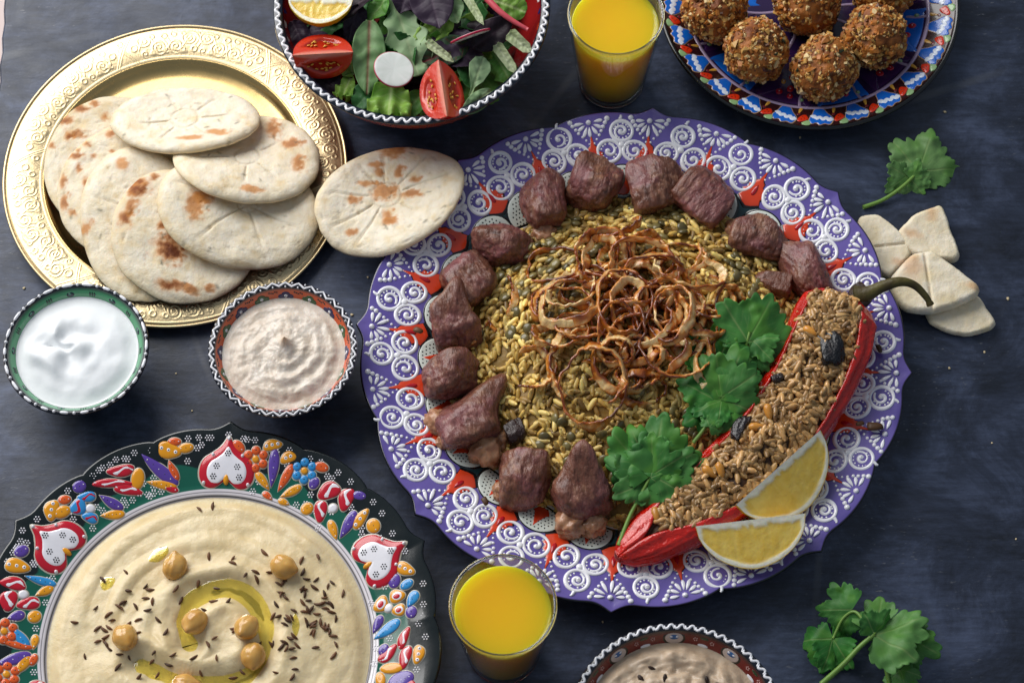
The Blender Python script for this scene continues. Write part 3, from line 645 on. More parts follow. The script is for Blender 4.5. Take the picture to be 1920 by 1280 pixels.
    for (z, x, y, c) in ((7, 203, 205, 'o'), (7, 437, 262, 'b'), (6, 20, 1030, 'o'), (6, 30, 1235, 'o')):
        cx, cy = loc(z, x, y)
        for k in range(6):
            a = k*PI/3+.5; qx, qy = cx+4.75*math.cos(a), cy+4.75*math.sin(a)
            put('slip_petal', ell(qx, qy, 2.45, 2.45, 0, 14), 1.1, PAL[c], eyes(qx, qy, 1, 1, 0, 1.3))
        put('slip_bead', ell(cx, cy, 1.9, 2.2, .6, 14), 1.2, PAL['y'], [])
    def rosette(x, y, c=PAL['w'], r=1.45, d=.5, b=0.0):
        out = []
        for k in range(7):
            a = k*PI/3; rr = 0 if k == 6 else r
            V, F = dot(x+rr*math.cos(a), y+rr*math.sin(a), d, .38); V[:, 2] += b; out.append((V, F, c))
        return out
    ros = [(7,x,y) for x, y in ((75,95),(150,97),(205,105),(380,135),(475,190),(530,205),(600,275),(672,305),(775,410),(810,470),(860,565),(710,560),(798,582),(920,650),(868,690),(1015,805),(1008,905),(985,995),(1018,1060),(975,1215),(548,290),(465,368),(150,268),(185,345),(395,410),(500,520),(755,880),(778,1098),(768,1170),(845,1055),(822,808),(420,175))]
    ros += [(6,x,y) for x, y in ((635,150),(545,185),(475,220),(530,238),(600,208),(715,128),(790,82),(900,62),(955,85),(1015,72),(968,140),(900,212),(355,268),(438,277),(298,330),(172,492),(97,545),(130,610),(35,645),(158,700),(350,490),(440,525),(715,370),(632,390),(212,880),(165,1005),(155,1215),(735,290),(20,560))]
    g_ = random.Random(3); ros += [(0, g_.uniform(.1, 3.1), g_.uniform(92, 119)) for _ in range(46)]
    for z, x, y in ros:
        cx, cy = loc(z, x, y) if z else (y*math.cos(x), y*math.sin(x)); lim = 120.5+float(green_outline(math.atan2(cy, cx)))-2.8; kk = min(1, lim/math.hypot(cx, cy)); cx, cy = cx*kk, cy*kk; V, F, C = join(rosette(cx, cy)); V[:, 2] += gprof(np.hypot(V[:, 0], V[:, 1])); me = mesh('dot_rosette', V, F, C)
        for a in (0, PI):
            if a == 0 or cy > 22: o = obm('dot_rosette', me, m_slip, t, (0, 0, 0), (0, 0, a)); o['kind'] = 'stuff'
    half = [(0, 15.5), (3.6, 10.5), (8.2, 6.6), (12.6, 3.4), (15.0, -1.8), (14.6, -7.8), (11.0, -12.0), (6.4, -12.4), (2.4, -9.4)]
    hp = np.array(half+[(0, -7.6)]+[(-x, y) for x, y in half[:0:-1]]); hp = spline(hp, 60, True)
    sub = lambda s: np.array([0, -1.5])+(hp-np.array([0, -1.5]))*s
    parts = [(*blob(sub(1.06), .22), OUT), (*blob(sub(1.0), 1.1, ((1, -.1), (.95, .6), (.9, 1), (.5, 1))), PAL['r']), (*blob(sub(.73)+[0, -.8], .7, base=.9), PAL['w']), (*blob(ell(0, -7.6, 1.6, 3.0, 0, 14), 1.7, base=.2), PAL['y'])]
    for x, y in ((0, 6), (5.6, -1), (-5.6, -1), (7, -6.5), (-7, -6.5)): parts += rosette(x, y, INK, 1.35, .5, 1.45)
    for x, y in ((0, 14), (8, 5.2), (-8, 5.2), (12, -10), (-12, -10)): parts.append((*dot(x, y, 1.15, 1.9), PAL['w']))
    deco('heart_motif', parts, 102.4, gprof, t, [G_CUSP+k*PI/3+d for k, d in enumerate((.0, -.02, 0, .02, 0, .03))], True)
green_plate()

# ---------------------------------------------------------------- plate of falafel
FR = 89.5
fc = P(1517, -4, 17); FC = (fc[0], fc[1], 0)
FZ = ([0, 58, 66, 72, 82, 92], [4.5, 5, 8, 10.5, 14.5, 17.5]); fprof = lambda r: np.interp(r, *FZ)
def blue_plate():
    t = empty('blue_plate', FC, 'round plate with blue and white waves on its rim, carrying crumbed balls', 'plate')
    rs = list(np.linspace(.01, 58, 24))+[61, 64, 67, 70, 72, 74, 78, 82, 85, 86.4]
    prof = [(r, float(fprof(r))) for r in rs]+[(86.8, 16.4), (88.2, 17.0), (89.3, 16.6), (89.6, 15.6), (88.6, 14.2), (82, 11.8), (70, 6.5), (55, 1.5), (48, 0), (44, 0), (43, 1.4), (.01, 1.4)]
    V, F, R, T = lathe(prof, 360); n0 = len(rs); j = np.tile(np.arange(len(prof)), 360)
    C = np.tile(col('#2e1216'), (len(V), 1)); C[R < 71] = col('#2b1a44')
    C[j >= n0] = col('#07080a'); ob('dish', V, F, m_glaze, t, cols=C)
    BLU, WH, RED, GRN, YEL, LAV = col('#0a62c4'), col('#dfe6f2'), col('#d4300e'), col('#8fb27a'), col('#d09a3c'), col('#a893b0')
    a = np.linspace(0, 2*PI, 240, endpoint=False); V, F = slip(np.c_[71.5*np.cos(a), 71.5*np.sin(a)], 2.3, .7, True); V[:, 2] += fprof(np.hypot(V[:, 0], V[:, 1])); ob('rim_line', V, F, m_slip, t, cols=LAV)
    N = 24
    pet = spline([(-2.2, -7), (2.4, -7), (4.6, -2.5), (7.2, 2), (6.2, 5.4), (3.2, 4.8), (1.4, 6.6), (-1.6, 5.6), (-4.4, 6.4), (-6.4, 4.2), (-7, 1), (-4.4, -3)], 44, True)
    zz = np.array([(-6.4, 1.6), (-4.4, 2.9), (-3, .9), (-1, 2.3), (.6, .2), (2.4, 1.4), (3.8, -.7), (5.4, .4)])
    parts = [(*blob(pet*1.06, .15), col('#c9a06a')), (*blob(pet, .32), BLU)]
    V, F = slip(spline(zz, 40), 3.0, .28, False); V[:, 2] += .28; parts.append((V, F, WH))
    deco('wave_petal', parts, 79.4, fprof, t, [k*2*PI/N+.04 for k in range(N)], True)
    parts = [(*blob(spline([(-3.2, 2.2), (1.6, 4.6), (3.4, 3.2), (1.0, -.6), (-1.8, -1.6)], 24, True), .4), RED), (*blob(spline([(-3.6, 2.8), (0.9, 5.4), (-1.6, 7.4), (-4.4, 6.2)], 20, True), .38), GRN), (*blob(tear(1.4, -5.2, 7, 2.2, PI*1.4), .35), YEL),
             (*blob(ell(2.4, -1.8, 1.3, 1.0, .4, 10), .3), col('#6b1a24'))]
    for x, y in ((-.8, 1.6), (1.0, 2.6), (.2, .4)): parts.append((*blob(ell(x, y, .38, .38, 0, 6), .1, ((1, .3), (.6, 1)), .4), INK))
    deco('melon_motif', parts, 79.4, fprof, t, [(k+.5)*2*PI/N+.04 for k in range(N)], True)
    # sectors of the well
    for k in range(12):
        a0 = k*PI/6; cA = BLU if k % 2 else col('#3a1c50')
        poly = [(69.6*math.cos(x), 69.6*math.sin(x)) for x in np.linspace(a0+.03, a0+PI/6-.03, 14)]+[(30*math.cos(x), 30*math.sin(x)) for x in np.linspace(a0+PI/6-.06, a0+.06, 8)]
        V, F = blob(spline(np.array(poly), 60, True), .12); V[:, 2] += fprof(np.hypot(V[:, 0], V[:, 1])); ob('well_sector', V, F, m_slip, t, cols=cA)
        pth = np.array([(r*math.cos(a0+.12*math.sin(r*.07)), r*math.sin(a0+.12*math.sin(r*.07))) for r in np.linspace(18, 70.5, 30)]); V, F = slip(pth, 2.0, .6); V[:, 2] += fprof(np.hypot(V[:, 0], V[:, 1])); ob('well_line', V, F, m_slip, t, cols=LAV)
        am = a0+PI/12; parts = []
        for (dr, da, c, rr) in ((61, -.06, '#b5122a', 2.6), (63, .05, '#b5122a', 2.4), (57, .04, '#c8202c', 2.6), (53, -.05, '#d8963c', 1.8), (65, .16, '#7f9c6a', 1.6), (49, .03, '#b5122a', 2.2)):
            parts.append((*blob(ell(dr*math.cos(am+da), dr*math.sin(am+da), rr, rr*.8, am, 12), .9), col(c))); parts.append((*dot(dr*math.cos(am+da), dr*math.sin(am+da), .6, 1.15), WH))
        V, F, C = join(parts); V[:, 2] += fprof(np.hypot(V[:, 0], V[:, 1])); o = ob('berry_motif', V, F, m_slip, t, cols=C); o['kind'] = 'stuff'
blue_plate()

# ---------------------------------------------------------------- bowls
def bowl(name, label, px, py, R, H, cin, cout, crim, rimw, foot=.42, n=240, rnd_=.9):
    c = P(px, py, H); t = empty(name, (c[0], c[1], 0), label, 'bowl')
    s = np.linspace(0, 1, 22); th = 2.4
    ro = R*(foot+(1-foot)*s**rnd_); zo = 3+(H-3.2)*s**1.08
    outer = list(zip(ro, zo))[:-1]; inner = [(r-th, z+.9) for r, z in outer if z < H-3.0 and r-th < R-rimw-.3]
    prof = [(.01, 4.6), (inner[0][0]*.6, 4.7)]+inner+[(R-rimw, H-.9), (R-rimw+.2, H-.25), (R-rimw*.5, H+.05), (R-.5, H-.35), (R-.05, H-1.2)]+outer[::-1]+[(R*foot*.98, 1.4), (R*foot*.95, 0), (R*foot*.85, 0), (R*foot*.82, 1.6), (.01, 1.6)]
    ni = 2+len(inner); V, F, RR, T = lathe(prof, n); j = np.tile(np.arange(len(prof)), n)
    C = np.tile(np.asarray(cout), (len(V), 1)); C[j < ni] = cin; C[(j >= ni) & (j <= ni+5)] = crim
    ob('body', V, F, m_glaze, t, cols=C)
    zz = np.array([p[1] for p in prof[2:ni+1]]); rr = np.array([p[0] for p in prof[2:ni+1]])
    return t, c, (lambda z: np.interp(z, zz, rr))
NAVY = col('#10131f')
# yoghurt bowl
YB, yc, yprof = bowl('green_bowl', 'small bowl with green inside and dashed black rim, holding yoghurt', 142, 652, 40.0, 34, col('#4f9a6c'), col('#2f7a48'), NAVY, 2.6)
for k in range(22):
    a = k*2*PI/22+.05; da = rnd.uniform(.055, .085); q = np.linspace(a-da, a+da, 10); rr = 38.7+rnd.uniform(-.2, .2)
    V, F = slip(np.c_[rr*np.cos(q), rr*np.sin(q)], 1.7, .8, False, np.interp(np.linspace(0, 1, 10), [0, .2, .8, 1], [.4, 1, 1, .5])); V[:, 2] += 34; ob('rim_dash', V, F, m_slip, YB, cols=WHITE)
    a2 = a+PI/22; V, F = dot(38.7*math.cos(a2), 38.7*math.sin(a2), .95, .9); V[:, 2] += 34; ob('rim_dot', V, F, m_slip, YB, cols=WHITE)
def wallmark(parent, name, rz, th, z, outl, c, h=.3):
    """flat mark on the inner wall; outl x along the wall, y upwards, in mm"""
    V, F = blob(np.asarray(outl, float), h); r = float(rz(z)); sl = float(rz(z+1)-rz(z-1))/2; l = math.hypot(1, sl)
    y = V[:, 1]; rad = r+y*sl/l-V[:, 2]/l; zz = z+y/l+V[:, 2]*sl/l; a = th+V[:, 0]/r
    return ob(name, np.c_[rad*np.cos(a), rad*np.sin(a), zz], F, m_slip, parent, cols=c)
for k in range(18):
    a = k*2*PI/18
    if k % 2: wallmark(YB, 'painted_mark', yprof, a, 30.2, ell(0, 0, 2.2, 1.5), col('#0e2430')); wallmark(YB, 'painted_mark', yprof, a, 30.4, ell(.3, .3, .9, .5), col('#3f8a70'), .5)
    else:
        for d in (-1.3, 0, 1.3): wallmark(YB, 'painted_mark', yprof, a+d/36, 30.4, ell(0, 0, .45, 1.5), col('#123028'))
    wallmark(YB, 'painted_mark', yprof, a+.1, 28.0, ell(0, 0, 4, .6), col('#1c3f7a'), .2)
# smoked aubergine bowl
AB, ac, aprof = bowl('orange_bowl', 'small bowl with orange inside and white zigzag rim, holding pale pink dip', 530, 653, 40.8, 35, col('#cc4e18'), col('#8a3a22'), NAVY, 3.6)
q = np.arange(34*8)*2*PI/(34*8); zig = 39.0+1.15*np.where(((np.arange(34*8)/8) % 1) < .5, ((np.arange(34*8)/8) % 1)*4-1, 3-((np.arange(34*8)/8) % 1)*4)
V, F = slip(np.c_[zig*np.cos(q), zig*np.sin(q)], 1.15, .8, True); V[:, 2] += 34.9; ob('zigzag_line', V, F, m_slip, AB, cols=WHITE)
for k in range(68):
    a = (k+.5)*2*PI/68-PI/68*.0; r = 40.1 if k % 2 else 37.7; V, F = dot(r*math.cos(a+PI/68), r*math.sin(a+PI/68), .55, .6); V[:, 2] += 34.8; ob('rim_dot', V, F, m_slip, AB, cols=WHITE)
for k in range(16):
    a = k*2*PI/16; cc = col('#33552e') if k % 2 else col('#2a2350')
    for dx, dy, r in ((-2.4, -.4, 2.1), (2.4, -.4, 2.1), (0, .9, 2.4)): wallmark(AB, 'painted_mark', aprof, a+dx/36, 29.6, ell(0, dy, r, r*.8), cc, .22)
    wallmark(AB, 'painted_mark', aprof, a, 29.6, ell(0, .2, 1.0, .9), WHITE, .5); wallmark(AB, 'painted_mark', aprof, a, 29.6, ell(0, .2, .4, .4), INK, .62)
    for d in range(-2, 3): wallmark(AB, 'painted_mark', aprof, a+PI/16+d*.03, 31.4, ell(0, .3*d % 1, .5, .5), INK, .2)
# bowl at the bottom edge
RB, rc_, rprof = bowl('red_bowl', 'bowl with dark red inside and white wavy rim at the bottom edge of the table', 1270, 1363, 55.5, 46, col('#6e1414'), col('#5a1414'), NAVY, 4.0)
SB, sc_, sprof = bowl('salad_bowl', 'large bowl with white rope rim and red outside, full of salad leaves', 772, 7, 79.5, 58, col('#8e1a1a'), col('#b04a2a'), col('#0d1626'), 5.4, .45, 320, .55)
def links(parent, R, z, N, sc):
    pts = spline(np.array([(-2.6, -1.1), (-1.9, .9), (-.4, .7), (.6, -.5), (1.9, -.9), (2.6, .6)])*sc, 16); V, F = slip(pts, 1.35*sc, .8*sc, False, np.interp(np.linspace(0, 1, 16), [0, .3, .7, 1], [.6, 1.1, 1.1, .6]))
    V = np.c_[R+V[:, 1], V[:, 0], V[:, 2]+z]; me = mesh('rope_link', V, F, WHITE)
    for k in range(N): obm('rope_link', me, m_slip, parent, (0, 0, 0), (0, 0, k*2*PI/N))
links(SB, 76.9, 57.9, 84, 1.12); links(RB, 53.6, 45.9, 62, 1.0)
for k in range(20):
    a = k*2*PI/20
    if k % 2: wallmark(RB, 'medallion', rprof, a, 40.5, ell(0, 0, 6, 4.6), col('#1c1a12'), .2); wallmark(RB, 'medallion', rprof, a, 40.5, ell(0, .2, 5, 3.8), col('#c9b7ae'), .35); wallmark(RB, 'medallion', rprof, a, 40.5, ell(0, .9, 2.6, 1.7), col('#1f5f9c'), .55); wallmark(RB, 'medallion', rprof, a-.03, 40.8, ell(0, .9, .8, .6), WHITE, .75); wallmark(RB, 'medallion', rprof, a+.03, 40.8, ell(0, .9, .8, .6), WHITE, .75)
    else:
        wallmark(RB, 'painted_mark', rprof, a, 41.4, ell(0, 1.4, 2.4, 1.0), col('#1e3a1c')); wallmark(RB, 'painted_mark', rprof, a, 39, ell(0, -.6, 2.8, 1.0), WHITE)
        for d in (-.09, .09):
            for i in range(5): wallmark(RB, 'painted_mark', rprof, a+d+.018*math.cos(i*1.26), 41.2, ell(0, .9*math.sin(i*1.26), .32, .32), col('#d8b0a8'))
for k in range(24):
    a = k*2*PI/24
    wallmark(SB, 'painted_mark', sprof, a, 50, tear(0, 0, 9, 3.6, PI/2, .1), col('#e6e2e6') if k % 2 else col('#1c2a6a'), .35)
    wallmark(SB, 'painted_mark', sprof, a+.12, 50, ell(0, 0, 2.4, 3.6), col('#d24a24') if k % 2 else col('#efeaea'), .3)

# ---------------------------------------------------------------- juice glasses
m_glass = material('clear_glass', (.97, .99, .98), .02, trans=1.0, ior=1.45)
def thin_glass():
    m = bpy.data.materials.new('thin_glass'); m.use_nodes = True; nt = m.node_tree; nd, lk = nt.nodes, nt.links; nd.remove(nd['Principled BSDF'])
    tr = nd.new('ShaderNodeBsdfTransparent'); tr.inputs[0].default_value = (.93, .95, .93, 1); gl = nd.new('ShaderNodeBsdfGlossy'); gl.inputs['Roughness'].default_value = .03
    lw = nd.new('ShaderNodeLayerWeight'); pw = nd.new('ShaderNodeMath'); pw.operation = 'POWER'; pw.inputs[1].default_value = 4.0; lk.new(lw.outputs['Facing'], pw.inputs[0]); fr = nd.new('ShaderNodeMath'); fr.operation = 'MULTIPLY_ADD'; fr.inputs[1].default_value = .7; fr.inputs[2].default_value = .035; lk.new(pw.outputs[0], fr.inputs[0]); lw.inputs[0].default_value = .5; mx = nd.new('ShaderNodeMixShader'); lk.new(fr.outputs[0], mx.inputs[0]); lk.new(tr.outputs[0], mx.inputs[1]); lk.new(gl.outputs[0], mx.inputs[2]); lk.new(mx.outputs[0], nd['Material Output'].inputs[0]); return m
m_thin = thin_glass()
m_juice = material('orange_juice', attr=True, rough=.12, sss=1.0, sssr=(1.0, .7, .15), sscale=30, spec=.4)
def glass(px, py, lab, jlab, rim=27.3):
    H = 74.0; c = P(px, py, H); base = rim*.70
    t = empty('juice_glass', (c[0], c[1], 0), lab, 'glass', 'juice glasses')
    ro = lambda z: base+(rim-base)*(z/H)**.9
    zs = np.linspace(1.2, H-.7, 26); outer = [(.01, .35), (base*.7, .3), (base-1.6, 0), (base-.5, .3)]+[(ro(z), z) for z in zs]
    inner = [(ro(z)-1.35, z) for z in zs[::-1] if z > 4.5]; bz = inner[-1][1]
    inner += [(inner[-1][0]-1.0, bz-1.3), (inner[-1][0]-3.2, bz-2.0), (.01, bz-2.2)]
    V, F, _, _ = lathe([(ro(z), z) for z in zs if z > 3]+[(ro(z)-1.2, z) for z in zs[::-1] if z > 3], 96); ob('tumbler', V, F, m_thin, t)
    V, F, _, _ = lathe(outer[:4]+[(ro(z), z) for z in (1.0, 1.8, 2.4, 2.9)]+[(ro(2.9)-1.6, 3.1), (ro(2.9)-3.2, 2.5), (.01, 2.3)], 96); ob('base', V, F, m_glass, t)
    a = np.linspace(0, 2*PI, 120, endpoint=False); rr = ro(zs[-1])-.62
    V, F = tube(np.c_[rr*np.cos(a), rr*np.sin(a), a*0+H-.75], .85, 12, True); ob('rim', V, F, m_glass, t)
    Hj = H-11.5
    zj = np.linspace(bz-1.9, Hj, 24); jp = [(.01, bz-2.05), (ro(bz)-3.9, bz-1.95), (ro(bz)-2.1, bz-1.1)]+[(ro(z)-1.3, z) for z in zj if z > bz]+[(ro(Hj)-1.36, Hj+.45), (ro(Hj)-2.0, Hj+.06), (ro(Hj)*.8, Hj), (.01, Hj)]
    V, F, R, T = lathe(jp, 96)
    C = np.tile(col('#ffc124'), (len(V), 1))
    tag(ob('orange_juice', V, F, m_juice, None, (c[0], c[1], 0), cols=C), jlab, 'juice', 'orange juice')
glass(943, 1133, 'clear tumbler of juice at the front, between the hummus and purple plates', 'orange juice in the front tumbler beside the hummus plate')
glass(1155, 26, 'clear tumbler of juice at the back, between salad bowl and blue plate', 'orange juice in the back tumbler beside the salad bowl')

# ================================================================== DIPS
def polar_surface(R, nr, nth, fz, edge=None):
    r = np.concatenate([[.05], np.linspace(R/nr, R, nr)]); th = np.arange(nth)*2*PI/nth; T, RR = np.meshgrid(th, r, indexing='ij'); X = (RR*np.cos(T)).ravel(); Y = (RR*np.sin(T)).ravel()
    Z = fz(X, Y, RR.ravel(), T.ravel()); return np.c_[X, Y, Z], gridf(nth, len(r), True), RR.ravel()
def skirt(V, F, nth, nr1, z):
    i = np.arange(nth); Vb = V[i*nr1+nr1-1]*np.array([.86, .86, 0])+np.array([0, 0, z]); o = len(V); k2 = (i+1) % nth
    return np.vstack([V, Vb, [[0, 0, z]]]), [np.vstack([F, np.c_[i*nr1+nr1-1, o+i, o+k2, k2*nr1+nr1-1]]), np.c_[o+k2, o+i, np.full(nth, o+nth)]]
m_yog = material('yoghurt', col('#eef0f1'), .5, sss=.25, sssr=(1, .95, .9), sscale=4, spec=.45, bump=(.12, .3))
m_aub = material('smoky_dip', attr=True, rough=.34, sss=.25, sssr=(1, .7, .5), sscale=3, bump=(.35, .35, 6), bump2=(1.5, .08, 3), cvar=(.25, .07))
m_hum = material('hummus', attr=True, rough=.34, sss=.25, sssr=(1, .8, .45), sscale=4, bump=(.25, .45, 7), bump2=(1.3, .14, 4), cvar=(.12, .09))
def put_dip(name, lab, cat, c, R, zf, fz, m, colf=None, nr=70, nth=160):
    V, F, RR = polar_surface(R, nr, nth, fz); C = None
    if colf: C = colf(V, RR)
    n0 = len(V); V, F = skirt(V, F, nth, nr+1, zf)
    if C is not None: C = np.vstack([C, np.tile(C[-1], (len(V)-n0, 1))])
    return tag(ob(name, V, F, m, None, (c[0], c[1], 0), cols=C), lab, cat)
# yoghurt
Ry = float(yprof(28.2))+.2
def f_yog(X, Y, R, T):
    w = np.c_[X*.05, Y*.05, X*0]; wx = X+7*vn(w, 1); wy = Y+7*vn(w+9, 2)
    an = np.arctan2(wy-4, wx+6); rr = np.hypot(wx+6, wy-4)
    folds = 1.7*np.sin(3*an+.12*rr)*sst(1, 7, rr)*sst(27, 10, rr)+1.5*np.exp(-((rr-17)/4.5)**2)*np.sin(an-2.2)
    crease = -2.2*np.exp(-((wy-3-.25*(wx+6))/1.5)**2)*sst(-18, -10, wx)*sst(4, -4, wx)
    return 28.2+(4.2*(1-(R/Ry)**2)+1.35*folds+1.3*crease+1.0*fbm(w*1.7, 5, 2))*sst(Ry, Ry*.72, R)+.5*sst(Ry-1.2, Ry, R)
put_dip('yoghurt', 'swirled white yoghurt filling the small green bowl', 'yoghurt', yc, Ry, 20, f_yog, m_yog)
# aubergine
Ra = float(aprof(28.6))+.2
def f_aub(X, Y, R, T):
    an = np.arctan2(Y, X); w = np.c_[X*.10, Y*.10, X*0]
    sw = np.sin(R*.75-an*1.0+1.6*vn(w*.7, 4))
    pk = 6.5*np.exp(-(np.hypot(X-1, Y-4)/1.9)**1.4)+1.8*np.exp(-(np.hypot(X-1, Y-4)/6)**2)
    return 28.6+(3.6*(1-(R/Ra)**2)+.38*sw*sst(2, 7, R)*(1+.9*vn(w*.6, 9))+pk+1.5*fbm(w, 3, 4)+.5*fbm(w*4, 6, 3))*sst(Ra, Ra*.8, R)
def c_aub(V, R):
    n = fbm(np.c_[V[:, 0]*.15, V[:, 1]*.15, V[:, 2]*.2], 4, 4); c = mixc(col('#e6dacc'), col('#d3c1ac'), np.clip(.4+.8*n, 0, 1)); pkm = np.exp(-(np.hypot(V[:, 0]-1, V[:, 1]-4)/2.4)**2); return mixc(c, col('#b79a72'), .7*pkm)
put_dip('aubergine_dip', 'pale pink swirled dip with a peak, filling the small orange bowl', 'dip', ac, Ra, 20, f_aub, m_aub, c_aub, 80, 180)
# dip in the bottom bowl
Rr = float(rprof(38))+.2
def f_red(X, Y, R, T):
    w = np.c_[X*.055, Y*.055, X*0]; an = np.arctan2(Y-6, X); return 38+(6*(1-(R/Rr)**2)+3.4*np.abs(fbm(w*1.3, 12, 4))*2+1.0*np.sin(.45*R-2*an)+.6*fbm(w*7, 15, 3))*sst(Rr, Rr*.84, R)
def c_red(V, R):
    n = fbm(np.c_[V[:, 0]*.2, V[:, 1]*.2, V[:, 2]*.2], 14, 4); return mixc(col('#cfb9a0'), col('#b29a80'), np.clip(.45+.8*n, 0, 1))
put_dip('walnut_dip', 'coarse brown dip heaped in the red bowl at the bottom edge', 'dip', rc_, Rr, 28, f_red, m_aub, c_red, 80, 180)
m_crumb = material('dark_crumb', col('#2c1a12'), .5, rand=.4)
V, F = sph(8, 6, (2.2, 1.2, .8)); me_crumb = mesh('nut_flake', V, F)
for k in range(14):
    a, r = rnd.uniform(.6, 2.5), rnd.uniform(8, 36); x, y = r*math.cos(a), r*math.sin(a)
    z = float(f_red(np.array([x]), np.array([y]), np.array([r]), np.array([a]))[0])
    tag(obm('nut_flake', me_crumb, m_crumb, None, (rc_[0]+x, rc_[1]+y, z+.4), (rnd.uniform(-.4, .4), rnd.uniform(-.4, .4), rnd.uniform(0, 6)), scale=(rnd.uniform(.6, 1.2), rnd.uniform(.6, 1.2), 1)), 'small dark flake on the brown dip at the bottom edge', 'flake', 'flakes on the brown dip')
# hummus
HZ = 14.0; Rh = 85.2
def gp(px, py, z=18): q = P(px, py, z); return q[:2]-gc[:2]
groove_path = spline(np.array([gp(*p) for p in ((352, 1205), (342, 1160), (368, 1122), (425, 1098), (468, 1118), (494, 1168), (493, 1228), (455, 1268), (385, 1282), (300, 1262), (262, 1240))]), 120)
def dist_path(X, Y, path):
    d = np.full(X.shape, 1e9)
    for p in path: d = np.minimum(d, (X-p[0])**2+(Y-p[1])**2)
    return np.sqrt(d)
hc = gp(405, 1190)
def f_hum(X, Y, R, T):
    w = np.c_[X*.03, Y*.03, X*0]; d = dist_path(X, Y, groove_path)
    an = np.arctan2(Y-hc[1], X-hc[0]); rr = np.hypot(X-hc[0], Y-hc[1])
    sw = np.sin((rr*.30-an*1.0)+1.3*vn(w, 2)); env = sst(26, 38, rr)*sst(92, 60, rr)
    sw2 = np.maximum(sw, -.2)
    z = HZ+5.5*(1-(R/Rh)**2)+1.0*sw2*env*(1+.8*vn(w*1.1, 31))+1.5*fbm(w*1.6, 7, 3)+.28*fbm(w*8, 8, 3)
    z = z-5.2*np.exp(-(d/(5.6+2.2*vn(w*2.2, 41)))**2)+1.6*np.exp(-((d-11.5)/3.6)**2)*(1+.5*vn(w*3, 3))
    e = sst(Rh, Rh-8, R); return (HZ-2.5)*(1-e)+z*e
def c_hum(V, R):
    n = fbm(np.c_[V[:, 0]*.08, V[:, 1]*.08, V[:, 2]*.3], 24, 4); return mixc(col('#ead7ae'), col('#d9c08e'), np.clip(.4+.8*n, 0, 1))
put_dip('hummus', 'swirled beige hummus filling the green flower plate', 'hummus', gc, Rh, 8, f_hum, m_hum, c_hum, 150, 360)
def hz_at(x, y): r = math.hypot(x, y); return float(f_hum(np.array([x]), np.array([y]), np.array([r]), np.array([0.]))[0])
# oil lying in the groove
m_oil = material('olive_oil', (.97, .86, .20), .03, trans=.9, ior=1.47, spec=.5)
oz = np.median(f_hum(groove_path[:, 0], groove_path[:, 1], np.hypot(groove_path[:, 0], groove_path[:, 1]), groove_path[:, 0]))+2.3
def oil(pts_px, label, lift=None):
    o_ = spline(np.array([gp(*p) for p in pts_px]), 90, True); c = o_.mean(0); V = []; N = len(o_)
    for s in np.linspace(1, .03, 16):
        xy = c+(o_-c)*s
        z = np.full(N, oz) if lift is None else f_hum(xy[:, 0], xy[:, 1], np.hypot(xy[:, 0], xy[:, 1]), xy[:, 0])+lift*math.sqrt(max(0, 1-s**4))-.05
        V.append(np.c_[xy, z])
    V = np.concatenate(V); F = gridf(16, N, False, True)[:, ::-1]; k = np.arange(N); V = np.vstack([V, [[c[0], c[1], V[-N:, 2].mean()]]])
    top = len(V); Vb = V.copy(); Vb[:, 2] -= 2.5 if lift is None else .6
    F3 = np.c_[15*N+k, 15*N+(k+1) % N, np.full(N, top-1)]
    Fs = np.c_[k, (k+1) % N, top+(k+1) % N, top+k][:, ::-1]
    tag(ob('olive_oil', np.vstack([V, Vb])-[c[0], c[1], 0], [np.vstack([F, F[:, ::-1]+top, Fs]), np.vstack([F3, F3[:, ::-1]+top])], m_oil, None, (gc[0]+c[0], gc[1]+c[1], 0)), label, 'oil', 'olive oil on the hummus')
oil([(330, 1210), (322, 1150), (355, 1100), (430, 1076), (485, 1096), (518, 1160), (518, 1240), (470, 1290), (380, 1300), (280, 1280), (250, 1240), (300, 1225)], 'golden olive oil pooled in the ring groove of the hummus')
oil([(278, 1050), (290, 1028), (312, 1024), (316, 1036), (298, 1052)], 'small oil drop left of the uppermost chickpea', .28)
oil([(186, 1092), (192, 1080), (214, 1080), (210, 1096), (194, 1104)], 'small oil drop on the hummus at the far left', .28)
oil([(548, 1160), (554, 1148), (562, 1170), (556, 1192), (548, 1180)], 'thin oil streak among the cumin seeds', .28)
# chickpeas
m_chick = material('chickpea', attr=True, rough=.24, coat=.3, sss=.4, sssr=(1, .6, .25), sscale=3, bump=(.25, .2), cvar=(.12, .05))
def chickpea(px, py, lab, seed, R=6.7):
    U, F = ico(4); n = fbm(U*1.4+seed*5, seed, 3); V = U*(1+.10*n)[:, None]*np.array([1.08, .98, .92])
    bk = np.exp(-(((V-np.array([.86, .2, .35]))**2).sum(1))/.10); V += np.outer(bk, [.30, .07, .14])
    groove_ = np.exp(-(V[:, 1]/.09)**2)*(V[:, 0] < .15)*(V[:, 2] > -.3); V *= (1-.09*groove_)[:, None]; V *= R
    x, y = gp(px, py, 22); z = hz_at(x, y)
    C = mixc(col('#dcae62'), col('#c58f3f'), np.clip(.45+.9*n, 0, 1)); C = mixc(C, col('#9a6a34'), .5*bk*(bk > .55))
    z = max(z, oz-1.5) if dist_path(np.array([x]), np.array([y]), groove_path)[0] < 9 else z
    tag(ob('chickpea', V, F, m_chick, None, (gc[0]+x, gc[1]+y, z+R*.45), (rnd.uniform(-.4, .4), rnd.uniform(-.3, .3), rnd.uniform(0, 6.28)), C), lab, 'chickpea', 'chickpeas on the hummus')
